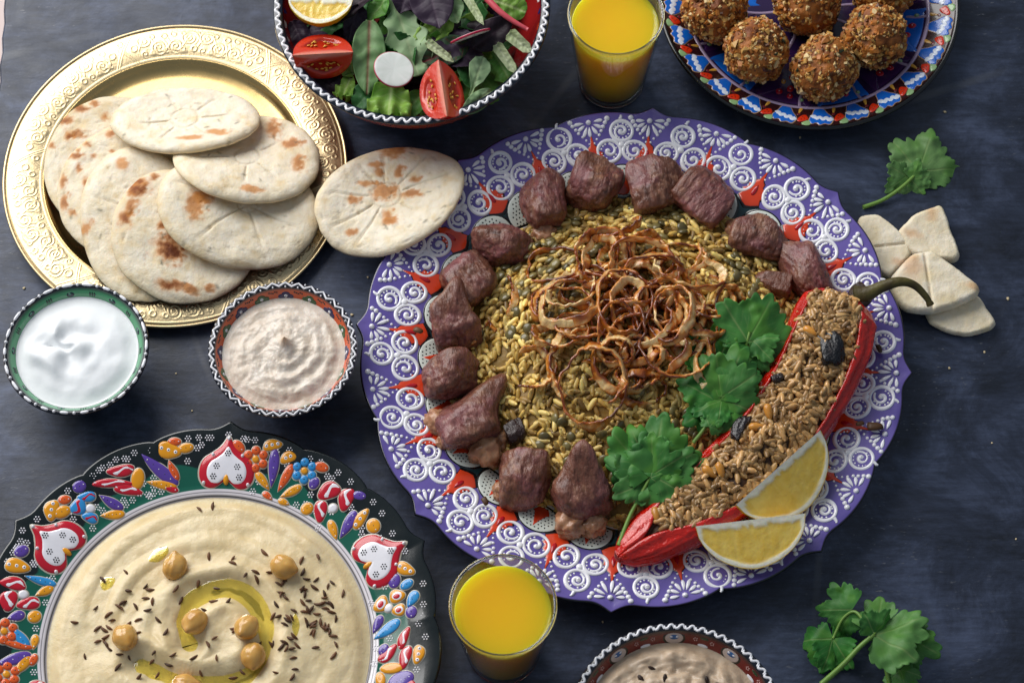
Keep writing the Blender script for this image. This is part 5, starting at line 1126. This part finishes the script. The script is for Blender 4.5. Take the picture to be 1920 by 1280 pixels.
tn = np.linspace(-1, 1, 14); V, F = tube(np.c_[0*tn, tn*4.6, 0*tn], np.clip(1-np.abs(tn)**2.4, .03, 1)**.5*(2.3+.5*tn), 12); me_nut = mesh('pine_nut', V, F)
def top_of(px, py, dz):
    c = min(((np.linalg.norm((fillpt(i, f)-P(px, py, fillpt(i, f)[2]))[:2]), i, f) for i in range(12, 88, 2) for f in np.linspace(.03, .97, 12))); return fillpt(c[1], c[2])+[0, 0, dz]
for (px, py, a, lab) in ((1418, 806, 1.5, 'pine nut lying crosswise in the middle of the pepper stuffing'), (1344, 886, .3, 'pine nut standing upright lower in the pepper stuffing'), (1226, 968, .2, 'pine nut at the tip end of the pepper stuffing'), (1514, 624, .9, 'pine nut beside the black prune in the pepper'), (1433, 777, .2, 'pine nut just above the crosswise one in the pepper'), (1330, 884, 1.0, 'paler pine nut left of the upright one in the pepper')):
    p = top_of(px, py, 1.6); tag(obm('pine_nut', me_nut, m_nut, None, tuple(p), (rnd.uniform(-.2, .2), rnd.uniform(-.2, .2), a)), lab, 'pine nut', 'pine nuts in the stuffing')
m_prune = material('prune', attr=True, rough=.25, coat=.4, bump=(.25, 1.2, 5), bump2=(1.0, .3))
for (px, py, sx, sy, rz, lab, c) in ((1553, 655, 7.5, 13, .15, 'wrinkled black prune near the stalk end of the pepper', '#0c0a10'), (1372, 800, 4, 9, -.5, 'dark raisin along the left lip of the pepper', '#1a1014'), (1462, 712, 4, 3.4, .3, 'small dark raisin in the middle of the pepper stuffing', '#241410')):
    cv, cf, cu = chunk(int(px), (sx, sy, 4.2), noise=.2); p = top_of(px, py, 1.6); n = fbm(cu*3, 4, 3)
    tag(ob('prune', cv, cf, m_prune, None, tuple(p), (0, 0, rz), mixc(col(c), col('#3a1c12'), np.clip(1.3*n-.25, 0, .8))), lab, 'prune', 'dried fruit in the pepper')

# ================================================================== WEDGES: lemons and tomatoes
def wedge(L, R, half, ax_off=0.0, pw=2.0, nt=48, ns=26):
    """axis along Y; returns cut faces (each V, F, t, s) and skin (V, F, t, a)"""
    t = np.linspace(-1, 1, nt); rt = R*np.clip(1-np.abs(t)**pw, .0008, 1)**.5; out = []
    s = np.linspace(0, 1, ns); T, S = np.meshgrid(t, s, indexing='ij'); Rr = np.tile(rt[:, None], (1, ns))
    for sg in (-1, 1):
        X = (S*Rr*math.sin(half*sg)).ravel(); Z = (-S*Rr*math.cos(half)).ravel(); V = np.c_[X, T.ravel()*L/2, Z]
        F = gridf(nt, ns); out.append([V, F if sg > 0 else F[:, ::-1], T.ravel(), S.ravel(), Rr.ravel()])
    a = np.linspace(-half, half, ns); T, A = np.meshgrid(t, a, indexing='ij'); Rr = np.tile(rt[:, None], (1, ns))
    V = np.c_[(Rr*np.sin(A)).ravel(), T.ravel()*L/2, (-Rr*np.cos(A)).ravel()]; return out, [V, gridf(nt, ns), T.ravel(), A.ravel()]
m_lflesh = material('lemon_flesh', attr=True, rough=.22, sss=.5, sssr=(1, .8, .3), sscale=4, coat=.35, bump=(.35, .45, 4), stretch=(1, 1, 1))
m_lpeel = material('lemon_peel', col('#d9ad12'), .38, sss=.2, sssr=(1, .7, .1), sscale=2, bump=(.9, .25, 2), cvar=(.2, .1))
def lemon(pA, pB, face_tilt, roll, lab, seed, z=20, R=24, half=.60, name='lemon_wedge', gl='lemon wedges on the purple plate'):
    A, B = P(*pA, z), P(*pB, z+.5); c = (A+B)/2; L = np.linalg.norm(B-A); t = empty(name, tuple(c), lab, 'lemon', gl)
    t.matrix_basis = axes(c, B-A, (0, 0, 1), roll)
    cuts, skin = wedge(L, R, half, pw=1.75)
    for k, (V, F, T, S, Rr) in enumerate(cuts):
        dist = (1-S)*Rr; n = fbm(np.c_[V[:, 1]*.15, S*6, T*0+seed], seed, 3)
        fib = vn(np.c_[V[:, 1]*.55, S*3.5, T*0+seed], seed+2)
        ys = T*1.0; core = S*Rr; fleshy = sst(2.6, 3.4, dist+.3*n)*sst(2.2, 4.0, core+.8*n+1.2*vn(np.c_[V[:, 1]*.5, T*0, T*0], 5))*sst(.93, .86, np.abs(T))
        C = mixc(col('#efe9d4'), mixc(col('#f2d46c'), col('#e2b83e'), np.clip(.4+.3*fib+.5*n, 0, 1)), fleshy); C = mixc(C, col('#e0b51c'), sst(.7, .35, dist))
        V = V.copy(); nrm = np.array([math.cos(half)*(1 if k else -1), 0, math.sin(half)]); V += np.outer((-.5*fleshy+.35*fib*fleshy*.5), nrm)
        ob('cut_face', V, F, m_lflesh, t, cols=C)
    V, F, T, A_ = skin; V = V*(1+.012*vn(V*.3, 4))[:, None]; ob('peel', V, F[:, ::-1], m_lpeel, t)
lemon((1380, 946), (1538, 806), 0, -.45, 'lemon wedge leaning on the pepper, the upper of the two', 81, 38, 28, .60)
lemon((1304, 986), (1510, 962), 0, -.58, 'lemon wedge lying at the rim of the purple plate, the lower of the two', 82, 36, 26, .62)

# ================================================================== LEAVES
m_leaf = material('leaf', attr=True, rough=.48, sss=.0, spec=.45, bump=(.22, .22, 4), cvar=(.12, .22))
def two_sided(V, F, C, th, bnd):
    """give a sheet a thickness: V top, copy below, boundary loop bnd closed"""
    n = len(V); e = np.zeros_like(V); e[:, 2] = th; Fb = [f[:, ::-1]+n for f in F]; k = np.asarray(bnd); k2 = np.roll(k, -1)
    side = np.c_[k, k+n, k2+n, k2]; return np.vstack([V, V-e]), [np.vstack([f for f in F if f.shape[1] == 4]+[f for f in Fb if f.shape[1] == 4]+[side])]+[f for f in F+Fb if f.shape[1] == 3], np.vstack([C, C*.0+mixc(C, np.array([.25, .33, .16]), np.full(n, .35))])
def set_trans(m, w=.35):
    """leaf tissue lets some light through"""
    nt = m.node_tree; nd, lk = nt.nodes, nt.links; b = nd['Principled BSDF']; out = nd['Material Output']; tr = nd.new('ShaderNodeBsdfTranslucent'); mx = nd.new('ShaderNodeMixShader'); mx.inputs[0].default_value = w
    src = b.inputs['Base Color'].links[0].from_socket; lk.new(src, tr.inputs[0]); lk.new(b.outputs[0], mx.inputs[1]); lk.new(tr.outputs[0], mx.inputs[2]); lk.new(mx.outputs[0], out.inputs[0])
set_trans(m_leaf, .4)
LOBES = [(0, .78, .20), (0, .55, .24), (-.30, .66, .17), (.30, .66, .17)]+[(s*a, d, r) for s in (-1, 1) for a, d, r in ((1.02, .68, .18), (1.02, .46, .22), (.72, .62, .14), (1.34, .56, .16), (1.85, .40, .15), (1.6, .34, .15))]
def coriander_leaf(size, seed, c1, c2, curl=.2):
    nt, nr = 190, 20; g = np.random.default_rng(seed); th = np.radians(np.linspace(-128, 128, nt)); s = np.linspace(.02, 1, nr)
    r = np.full(nt, .10); mids = []
    for a, d, ro in LOBES:
        a += g.normal()*.05; d *= 1+.06*g.normal(); ro *= 1+.08*g.normal(); dl = th-a
        if abs(abs(a)-1.02) < .14 and d > .55 or abs(a) < .14 and d > .65: mids.append(a)
        q_ = np.clip(ro**2-(d*np.sin(dl))**2, 0, None); r = np.maximum(r, np.where((q_ > 0) & (np.cos(dl) > 0), d*np.cos(dl)+np.sqrt(q_), 0))
    ph = g.uniform(0, 3); tooth = np.abs(np.sin(th*11+ph+.5*np.sin(th*3)))
    r = size*r*1.02*(.89+.12*tooth**.7+.03*vn(np.c_[th*9, th*0+seed, th*0], seed))
    T, S = np.meshgrid(th, s, indexing='ij'); Rr = r[:, None]*S; X, Y = (Rr*np.sin(T)).ravel(), (Rr*np.cos(T)).ravel(); Tf, rf = T.ravel(), Rr.ravel()/size
    w3 = np.c_[X*2.6/size, Y*2.6/size, X*0+seed]
    Z = size*(-curl*rf**2*(.7+.6*np.abs(np.sin(Tf)))+.09*vn(w3, seed+2)*sst(0, .5, rf)+.045*vn(w3*2.6, seed+3)*sst(.2, .6, rf)+.05*np.sin(2*Tf+seed)*rf)
    vein = np.zeros_like(Tf)
    for k, a in enumerate(mids):
        dd = np.abs(Rr.ravel()*np.sin(Tf-a)); along = Rr.ravel()*np.cos(Tf-a); on = (along > 0)*sst(.98, .7, rf)
        vein = np.maximum(vein, np.exp(-(dd/(.016*size))**2)*on); sidev = np.exp(-(((along-dd*1.1)/(.17*size) % 1-.5)/.055)**2)*(dd < .26*size)*on*(along > .2*size); vein = np.maximum(vein, .38*sidev)
    Z = Z-.007*size*vein
    n = fbm(np.c_[X*.12, Y*.12, X*0+seed], seed, 3); C = mixc(c1, c2, np.clip(.45+.9*n, 0, 1)); C = mixc(C, col('#a9bf7a'), .5*vein); C = mixc(C, col('#6fae3c'), .45*sst(.1, .6, vn(w3*1.3, seed+9)))
    V = np.c_[X, Y, Z]; F = [gridf(nt, nr)[:, ::-1]]; b = np.concatenate([np.arange(nt)*nr+nr-1, (nt-1)*nr+np.arange(nr-2, -1, -1), np.arange(nr)[0:-1]]); return two_sided(V, F, C, .25, b)
DG, MG, LG = col('#347c36'), col('#52a044'), col('#86b46a')
m_stem = material('herb_stem', col('#6f9440'), .4, sss=.2, sscale=1.5, cvar=(.1, .2))
def sprig(label, leaves, stems, group='coriander sprigs'):
    """leaves (base px, py, tip px, py, z0, z1, roll, light, seed, curl); stems [(px, py, z) ...], radius"""
    L0 = P(leaves[0][0], leaves[0][1], leaves[0][4]); t = empty('coriander_sprig', tuple(L0), label, 'coriander', group)
    for (bx_, by_, tx_, ty_, z0, z1, roll, lt, seed, curl) in leaves:
        b, tp = P(bx_, by_, z0), P(tx_, ty_, z1); sz = np.linalg.norm(tp-b); c1 = mixc(DG[None], LG[None], np.array([lt]))[0]; c2 = mixc(MG[None], col('#8fb074')[None], np.array([lt]))[0]
        V, F, C = coriander_leaf(sz, seed, c1, c2, curl); ob('leaf', V, F, m_leaf, t, cols=C, mw=axes(b-L0, tp-b, (0, 0, 1), roll))
    for pts_, r in stems:
        sp = spline(np.array([P(*p) for p in pts_]), 24); V, F = tube(sp-L0, np.linspace(r, r*.75, 24), 8); ob('stem', V, F, m_stem, t)
sprig('pale coriander sprig lying on the table above the torn bread', [(1722, 322, 1755, 242, 4, 9, .1, .75, 501, .10), (1700, 330, 1660, 360, 4, 3, -.5, .65, 502, .05), (1708, 336, 1752, 330, 4, 7, .6, .55, 503, .12)],
      [([(1618, 389, 1.4), (1655, 375, 2.5), (1690, 352, 4), (1722, 322, 4.5)], 1.3)])
sprig('dark coriander sprig at the bottom right edge of the table', [(1640, 1190, 1742, 1158, 18, 20, -.25, .45, 511, .08), (1640, 1190, 1672, 1140, 18, 22, .7, .15, 512, .15), (1690, 1185, 1692, 1275, 12, 5, .3, .25, 513, .2), (1562, 1196, 1522, 1262, 8, 2, .2, .0, 514, .2), (1560, 1200, 1604, 1255, 8, 2, -.2, .0, 515, .25), (1598, 1142, 1530, 1148, 16, 10, -.4, .15, 516, .3), (1688, 1255, 1700, 1300, 8, 10, .2, .35, 517, .2)],
      [([(1540, 1282, 3), (1580, 1246, 10), (1612, 1212, 15), (1640, 1188, 18)], 1.6), ([(1640, 1188, 18), (1622, 1166, 18), (1602, 1146, 16), (1580, 1160, 12), (1562, 1196, 8)], 1.0), ([(1652, 1215, 12), (1660, 1245, 8), (1668, 1285, 4)], 1.5)])
sprig('bright coriander leaf on the plate beside the top of the red pepper', [(1402, 640, 1452, 548, 40, 47, .25, .12, 521, .12), (1412, 640, 1468, 628, 40, 42, -.2, .15, 522, .3), (1402, 640, 1365, 600, 38, 41, .3, .0, 523, .2), (1408, 650, 1440, 690, 39, 38, .1, .1, 524, .3)], [([(1398, 655, 36), (1401, 640, 39), (1406, 622, 41)], 1.2)])
sprig('cluster of two dark coriander leaves in the middle of the plate, between onions and pepper', [(1352, 745, 1402, 655, 36, 44, .15, .10, 531, .12), (1350, 755, 1272, 712, 36, 42, -.1, .0, 532, .15), (1340, 690, 1384, 600, 34, 38, .3, .0, 533, .1), (1345, 770, 1420, 740, 36, 37, .2, .06, 534, .3), (1330, 800, 1352, 775, 37, 38, .2, .2, 535, .2), (1352, 745, 1428, 690, 38, 45, .3, .18, 536, .15), (1350, 750, 1318, 690, 37, 44, -.3, .05, 537, .15), (1352, 750, 1300, 768, 37, 40, .1, .02, 538, .2)],
      [([(1300, 830, 30), (1330, 790, 34), (1352, 745, 36)], 1.2)])
sprig('large coriander leaf group at the lower left of the red pepper', [(1222, 892, 1258, 772, 34, 44, .1, .12, 541, .10), (1222, 892, 1190, 792, 32, 36, -.3, .0, 542, .12), (1215, 905, 1152, 850, 30, 38, .2, .22, 543, .15), (1218, 895, 1162, 928, 33, 30, -.15, .18, 544, .15), (1222, 890, 1312, 838, 36, 42, .25, .15, 545, .15), (1222, 890, 1222, 806, 36, 46, -.15, .1, 546, .12), (1220, 895, 1262, 880, 36, 37, .2, .08, 547, .2)],
      [([(1160, 1022, 24), (1180, 970, 27), (1200, 930, 30), (1225, 885, 35)], 1.3)])

# ---------------------------------------------------------------- salad
SZ = 58.0
def blade(L, W, seed, cfun, ruff=.1, curl=.15, kind='oval', teeth=0.0, fold=.12):
    nt, ns = 60, 25; t = np.linspace(0, 1, nt); s = np.linspace(-1, 1, ns)
    w = {'oval': np.sin(np.clip(t, .015, .985)**.85*PI)**.62, 'spoon': np.interp(t, [0, .25, .45, .75, .93, 1], [.10, .16, .7, 1, .7, .08]), 'oak': np.interp(t, [0, .2, .35, .7, .92, 1], [.22, .35, .75, 1.0, .8, .2])*(1+.16*np.sin(t*26)), 'strip': np.interp(t, [0, .1, .8, 1], [.5, 1, .8, .1]), 'frill': np.interp(t, [0, .25, .6, .95, 1], [.3, .7, 1, .95, .6])}[kind]
    T, S = np.meshgrid(t, s, indexing='ij'); Wt = (w*W/2)[:, None]; ed = 1+teeth*np.abs(((T*13+seed) % 1)*2-1)*(np.abs(S)**3)
    X = (S*Wt*ed).ravel(); Y = (T*L).ravel(); Sf, Tf = S.ravel(), T.ravel()
    Z = fold*np.abs(Sf)**1.4*W*.5*np.interp(Tf, [0, .5, 1], [1, .9, .5])-curl*L*(Tf**2)+ruff*W*np.sin(Tf*(9 if kind != 'frill' else 17)+seed+Sf)*np.abs(Sf)**2+.06*W*vn(np.c_[X*4/W, Y*4/W, X*0+seed], seed)
    if kind == 'frill': Z += .2*W*np.sin(Sf*9+seed)*Tf**3; Y = Y+.05*L*np.sin(Sf*14+seed)*Tf**4
    mid = np.exp(-(X/(.6+.02*W*(1-Tf)))**2); side = np.exp(-((((Tf*7-np.abs(Sf)*1.4) % 1)-.5)/.07)**2)*(np.abs(Sf) < .9)
    n = fbm(np.c_[X*.1, Y*.1, X*0+seed], seed, 3); C = cfun(Tf, Sf, mid, side, n); Z = Z-.35*mid-.22*side
    V = np.c_[X, Y, Z]; b = np.concatenate([np.arange(nt)*ns+ns-1, (nt-1)*ns+np.arange(ns-2, -1, -1), (np.arange(nt-2, -1, -1))*ns, np.arange(1, ns-1)]); return two_sided(V, [gridf(nt, ns)[:, ::-1]], C, .35, b)
def cf(base, base2, vein, vs=.6, ss=.3, edge=None):
    base, base2, vein = col(base), col(base2), col(vein)
    def f(T, S, mid, side, n):
        C = mixc(base, base2, np.clip(.45+.8*n, 0, 1))
        if edge: C = mixc(C, col(edge), .7*sst(.6, 1, np.abs(S)))
        C = mixc(C, vein, np.clip(ss*side, 0, 1)); return mixc(C, vein, np.clip(vs*mid, 0, 1))
    return f
CHARD = cf('#9abf84', '#78a468', '#a04a4a', .75, .10); PALE = cf('#b4cfa0', '#92b880', '#c4d4a4', .7, .35); PURP = cf('#4a3a4e', '#35263a', '#6e5c6c', .5, .3); DARKP = cf('#33232f', '#231820', '#57424c', .5, .25)
GREEN_ = cf('#5a9a3e', '#78b04c', '#a8c67c', .6, .3); LET = cf('#a4c85c', '#7cb044', '#d2e0a0', .7, .3); DARKG = cf('#346c38', '#427c3e', '#5c8a52', .5, .25); REDV = cf('#3f5c3c', '#2e4a34', '#8a2a3a', .9, .7); RIB = cf('#c6d0a6', '#b0bf8a', '#e2e6cc', .4, .2)
def lf(label, bpx, tpx, wpx, z0, z1, kind, cfn, seed, roll=0.0, ruff=.08, curl=.08, fold=.12, teeth=0.0):
    b, tp = P(*bpx, z0), P(*tpx, z1); L = np.linalg.norm(tp-b); V, F, C = blade(L, wpx*.31, seed, cfn, ruff, curl, kind, teeth, fold)
    tag(ob('salad_leaf', V, F, m_leaf, None, cols=C, mw=axes(b, tp-b, (0, -.25, 1), roll)), label, 'leaf', 'salad leaves in the bowl')
# filling leaves deep in the bowl
gq = np.random.default_rng(17)
for k in range(90):
    a, r = gq.uniform(0, 6.28), 62*math.sqrt(gq.random()); x, y = sc_[0]+r*math.cos(a), sc_[1]+r*math.sin(a); z = 45+gq.uniform(-8, 8)-(.006*r*r*.3); L = gq.uniform(24, 44); W = gq.uniform(14, 26); d = gq.uniform(0, 6.28)
    cn = [DARKG, GREEN_, DARKP, PURP, DARKG, LET][k % 6]; V, F, C = blade(L, W, 700+k, cn, .14, .15, ['oval', 'oak', 'spoon'][k % 3], .1)
    x2, y2 = x-math.cos(d)*L/2, y-math.sin(d)*L/2
    if math.hypot(x2-sc_[0], y2-sc_[1]) > 64 or math.hypot(x2+math.cos(d)*L-sc_[0], y2+math.sin(d)*L-sc_[1]) > 69: continue
    tag(ob('salad_leaf', V, F, m_leaf, None, cols=C, mw=axes((x2, y2, z), (math.cos(d), math.sin(d), gq.uniform(-.2, .3)), (gq.normal()*.3, gq.normal()*.3, 1))), 'leaf buried deep under the upper salad leaves', 'leaf', 'buried salad leaves')
lf('pale green salad leaf with lobed edge hanging down the middle of the bowl', (735, -12), (783, 138), 82, 56, 50, 'oak', PALE, 801, .1, .06)
lf('light green chard leaf with a red midrib beside the white radish slice', (693, 38), (689, 172), 62, 58, 54, 'oval', CHARD, 802, -.15, .05, .10)
lf('round purple leaf at the top middle of the salad', (800, -38), (822, 48), 84, 60, 62, 'oval', PURP, 803, .1, .06, .1)
lf('smaller purple leaf left of the round one at the top edge', (765, -30), (752, 22), 62, 58, 58, 'oval', PURP, 804, -.2)
lf('dark purple folded leaf above the left tomato', (700, -8), (594, 46), 52, 58, 55, 'oval', DARKP, 805, .5, .06, .05, .3)
lf('purple leaf curling down behind the left tomato', (672, 10), (655, 78), 46, 56, 50, 'oval', PURP, 806, -.5, .08, .1, .3)
lf('frilly light green lettuce tip at the front of the bowl', (735, 150), (728, 222), 84, 52, 53, 'frill', LET, 807, .0, .1, -.02)
lf('small bright green lettuce frill at the front left of the bowl', (658, 145), (640, 182), 40, 46, 49, 'frill', LET, 808, .3, .12)
lf('shiny dark green leaf left of the front lettuce tip', (700, 168), (664, 200), 52, 48, 50, 'oval', DARKG, 809, .2, .05, .1, .25)
lf('grey green spoon-shaped leaf right of the front tomato', (880, 182), (908, 106), 42, 55, 58, 'spoon', PALE, 810, .3, .05, .05)
lf('long green leaf at the lower right rim of the bowl', (921, 170), (866, 214), 34, 54, 57, 'oval', PALE, 811, -.2, .05, .05)
lf('dark purple leaf at the right of the bowl, behind the pink-edged radish', (886, 90), (960, 36), 56, 57, 60, 'oval', DARKP, 812, .2, .06, .05)
lf('white narrow leaf rib at the top right of the salad', (874, -8), (906, 46), 17, 61, 62, 'strip', RIB, 813, .2, .02, .02, .3)
lf('whitish strip leaf at the right of the bowl', (930, 84), (968, 138), 22, 58, 57, 'strip', RIB, 814, .1, .03, .02, .3)
lf('pale strip leaf touching the right rim of the bowl', (954, 62), (996, 98), 26, 59, 58, 'strip', RIB, 815, .3, .03, .02, .3)
lf('dark leaf with red veins behind the front tomato', (878, 82), (792, 114), 56, 52, 52, 'oval', REDV, 816, .1, .05, .05)
lf('bright green frilly leaf under the round purple leaf', (850, 22), (792, 84), 58, 54, 52, 'frill', LET, 817, .2, .1)
lf('green leaf at the top left between the purple leaves', (725, -5), (690, 38), 40, 57, 55, 'oval', GREEN_, 818, .3)
lf('light green leaf at the top right of the bowl', (925, 0), (985, 22), 50, 57, 58, 'oak', LET, 819, .2)
lf('green leaf right of the pale strips, low in the bowl', (925, 95), (955, 150), 46, 50, 50, 'oak', GREEN_, 820, .1)
lf('dark green leaf between the front tomato and the spoon leaf', (868, 90), (885, 165), 40, 48, 50, 'oval', DARKG, 821, -.3)
lf('white-ribbed leaf stalk left of the red-veined leaf', (800, 78), (850, 116), 18, 55, 55, 'strip', RIB, 822, .2, .02, .02, .3)
lf('green leaf at the front of the bowl, under the front tomato', (790, 175), (752, 222), 44, 46, 48, 'oval', GREEN_, 823, .1)
lf('pale leaf left of the top rib, near the top edge', (838, -10), (858, 40), 44, 58, 58, 'oval', PALE, 824, .2)
lf('dark leaf along the left wall of the bowl', (548, 40), (575, 100), 44, 48, 44, 'oval', PURP, 825, .1)
lf('dark leaf at the lower left wall of the bowl', (590, 130), (640, 175), 48, 46, 44, 'oval', DARKP, 826, .1)
V, F = tube(spline(np.array([P(908, -8, 62), P(935, 20, 62), P(962, 40, 61), P(990, 56, 60)]), 20), np.linspace(2.2, 1.2, 20), 8)
tag(ob('radish_strip', V, F, material('pink_stalk', col('#c8505a'), .35, cvar=(.1, .4))), 'thin pinkish red stalk at the right of the salad', 'stalk')
# tomatoes
m_tom = material('tomato_skin', col('#b81408'), .14, sss=.3, sssr=(1, .2, .05), sscale=3, coat=.6, cvar=(.05, .12))
m_tfl = material('tomato_flesh', attr=True, rough=.2, sss=.4, sssr=(1, .3, .1), sscale=3, coat=.4, bump=(.3, .3))
m_tsd = material('tomato_seed', col('#d89a32'), .25, sss=.3, sscale=1, coat=.3)
def tomato(label, pA, pB, z, R, half, roll, seed):
    A, B = P(*pA, z), P(*pB, z-2); c = (A+B)/2; L = np.linalg.norm(B-A); t = empty('tomato_wedge', tuple(c), label, 'tomato', 'tomato wedges in the salad'); t.matrix_basis = axes(c, B-A, (0, 0, 1), roll)
    cuts, skin = wedge(L, R, half, pw=2.3); g = np.random.default_rng(seed)
    sv, sf = sph(8, 6, (.55, 1.1, .45)); me_s = mesh('seed', sv, sf)
    for k, (V, F, T, S, Rr) in enumerate(cuts):
        cav = sst(1.0, .75, np.hypot(T/.66, (S-.56)/.27)+.15*vn(np.c_[T*4, S*4, T*0+seed], seed)); nrm = np.array([math.cos(half)*(1 if k else -1), 0, math.sin(half)])
        C = mixc(col('#cc3a22'), col('#b02410'), cav); C = mixc(C, col('#e69a84'), .75*sst(.24, .05, S)); C = mixc(C, col('#b81a0c'), sst(.88, .97, S)); V = V-np.outer(1.3*cav, nrm); face = ob('cut_face', V, F, m_tfl, t, cols=C)
        for _ in range(15):
            tt, ss = g.uniform(-.55, .55), g.uniform(.36, .74); rt = R*math.sqrt(max(0, 1-abs(tt)**2.3)); p = np.array([ss*rt*math.sin(half*(1 if k else -1)), tt*L/2, -ss*rt*math.cos(half)])-nrm*.8
            obm('seed', me_s, m_tsd, face, tuple(p), (0, (1 if k else -1)*(PI/2-half)*.9, g.normal()*.4))
    V, F, T, A_ = skin; ob('skin', V, F[:, ::-1], m_tom, t)
tomato('red tomato wedge at the left of the salad bowl, seeds facing up', (549, 104), (662, 98), 66, 17.5, .80, .42, 91)
tomato('red tomato wedge at the front of the salad bowl, its ridge upright', (822, 112), (838, 218), 68, 17, .82, -.05, 92)
# radish slices and the lemon at the top
m_rad = material('radish', attr=True, rough=.3, sss=.35, sssr=(1, .9, .9), sscale=3, bump=(.3, .1))
def radish(label, px, py, z, R, fwd, nrm, seed):
    prof = [(.05, .9), (R*.5, .95), (R*.85, .9), (R*.93, .8), (R-.15, .55), (R, 0), (R-.15, -.55), (R*.9, -.8), (.05, -.9)]; V, F, RR, T = lathe(prof, 72); V[:, 2] += .02*V[:, 0]**2/4
    n = vn(np.c_[np.cos(T)*4, np.sin(T)*4, RR*.3], seed); C = mixc(col('#e9ebe6'), col('#cfd6cc'), np.clip(.3+.6*n*sst(0, R, RR), 0, 1)); C = mixc(C, col('#a81440'), sst(R*.93, R*.965, RR))
    c = P(px, py, z); tag(ob('radish_slice', V, F, m_rad, None, cols=C, mw=axes(c, fwd, nrm)), label, 'radish', 'radish slices in the salad')
radish('white round radish slice next to the chard leaf in the salad', 738, 131, 58, 11.6, (0, 1, 0), (.25, -.1, 1), 95)
radish('pink-edged radish slice seen almost from its side at the right of the salad', 882, 68, 62, 12, (1, .35, .1), (-.25, .72, .42), 96)
lemon((540, -8), (662, -2), 0, -.75, 'lemon wedge at the top left edge of the salad bowl', 97, 68, 17, .75, 'lemon_wedge', 'lemon in the salad')
# herb crumbs and bits fallen on the plate rim and the table
m_bit = material('dried_bit', col('#5a3a1c'), .5, rand=.5)
for (px, py, z, s, lab) in ((910, 940, 22, 1.6, 'yellow rice bit stuck to a white scroll at the lower left of the purple plate'), (1640, 800, 22, 2.6, 'charred crumb on the right rim of the purple plate'), (1648, 655, 22, 1.6, 'brown crumb on the right rim beside the pepper'), (1612, 795, 22, 1.4, 'small crumb left of the charred one on the right rim'), (785, 620, 21, 1.8, 'onion bit fallen on the left rim by an orange flower')):
    cv, cf_, _ = chunk(int(px), (1.9, 1.1, .6), sub=2); tag(ob('food_crumb', cv*s, cf_, m_bit, None, tuple(P(px, py, z)+[0, 0, .8]), (0, 0, px)), lab, 'crumb', 'crumbs on the plate')
m_bcr = material('bread_crumb', col('#d8c49c'), .7, rand=.3)
cv, cf_, _ = chunk(611, (1.0, .8, .6), sub=2); me_bc = mesh('bread_crumb', cv, cf_)
for (px, py) in ((45, 540), (690, 520), (640, 640), (330, 700), (612, 700), (1700, 700), (1780, 690), (1846, 660), (1890, 560), (1500, 258), (1772, 210), (660, 590), (1860, 830), (1130, 1165), (1905, 1010), (360, 770)):
    s = rnd.uniform(.5, 1.1); tag(obm('bread_crumb', me_bc, m_bcr, None, tuple(P(px, py, .45*s)), (0, 0, px), scale=(s, s, s)), 'tiny pale crumb on the dark table', 'crumb', 'crumbs on the table')
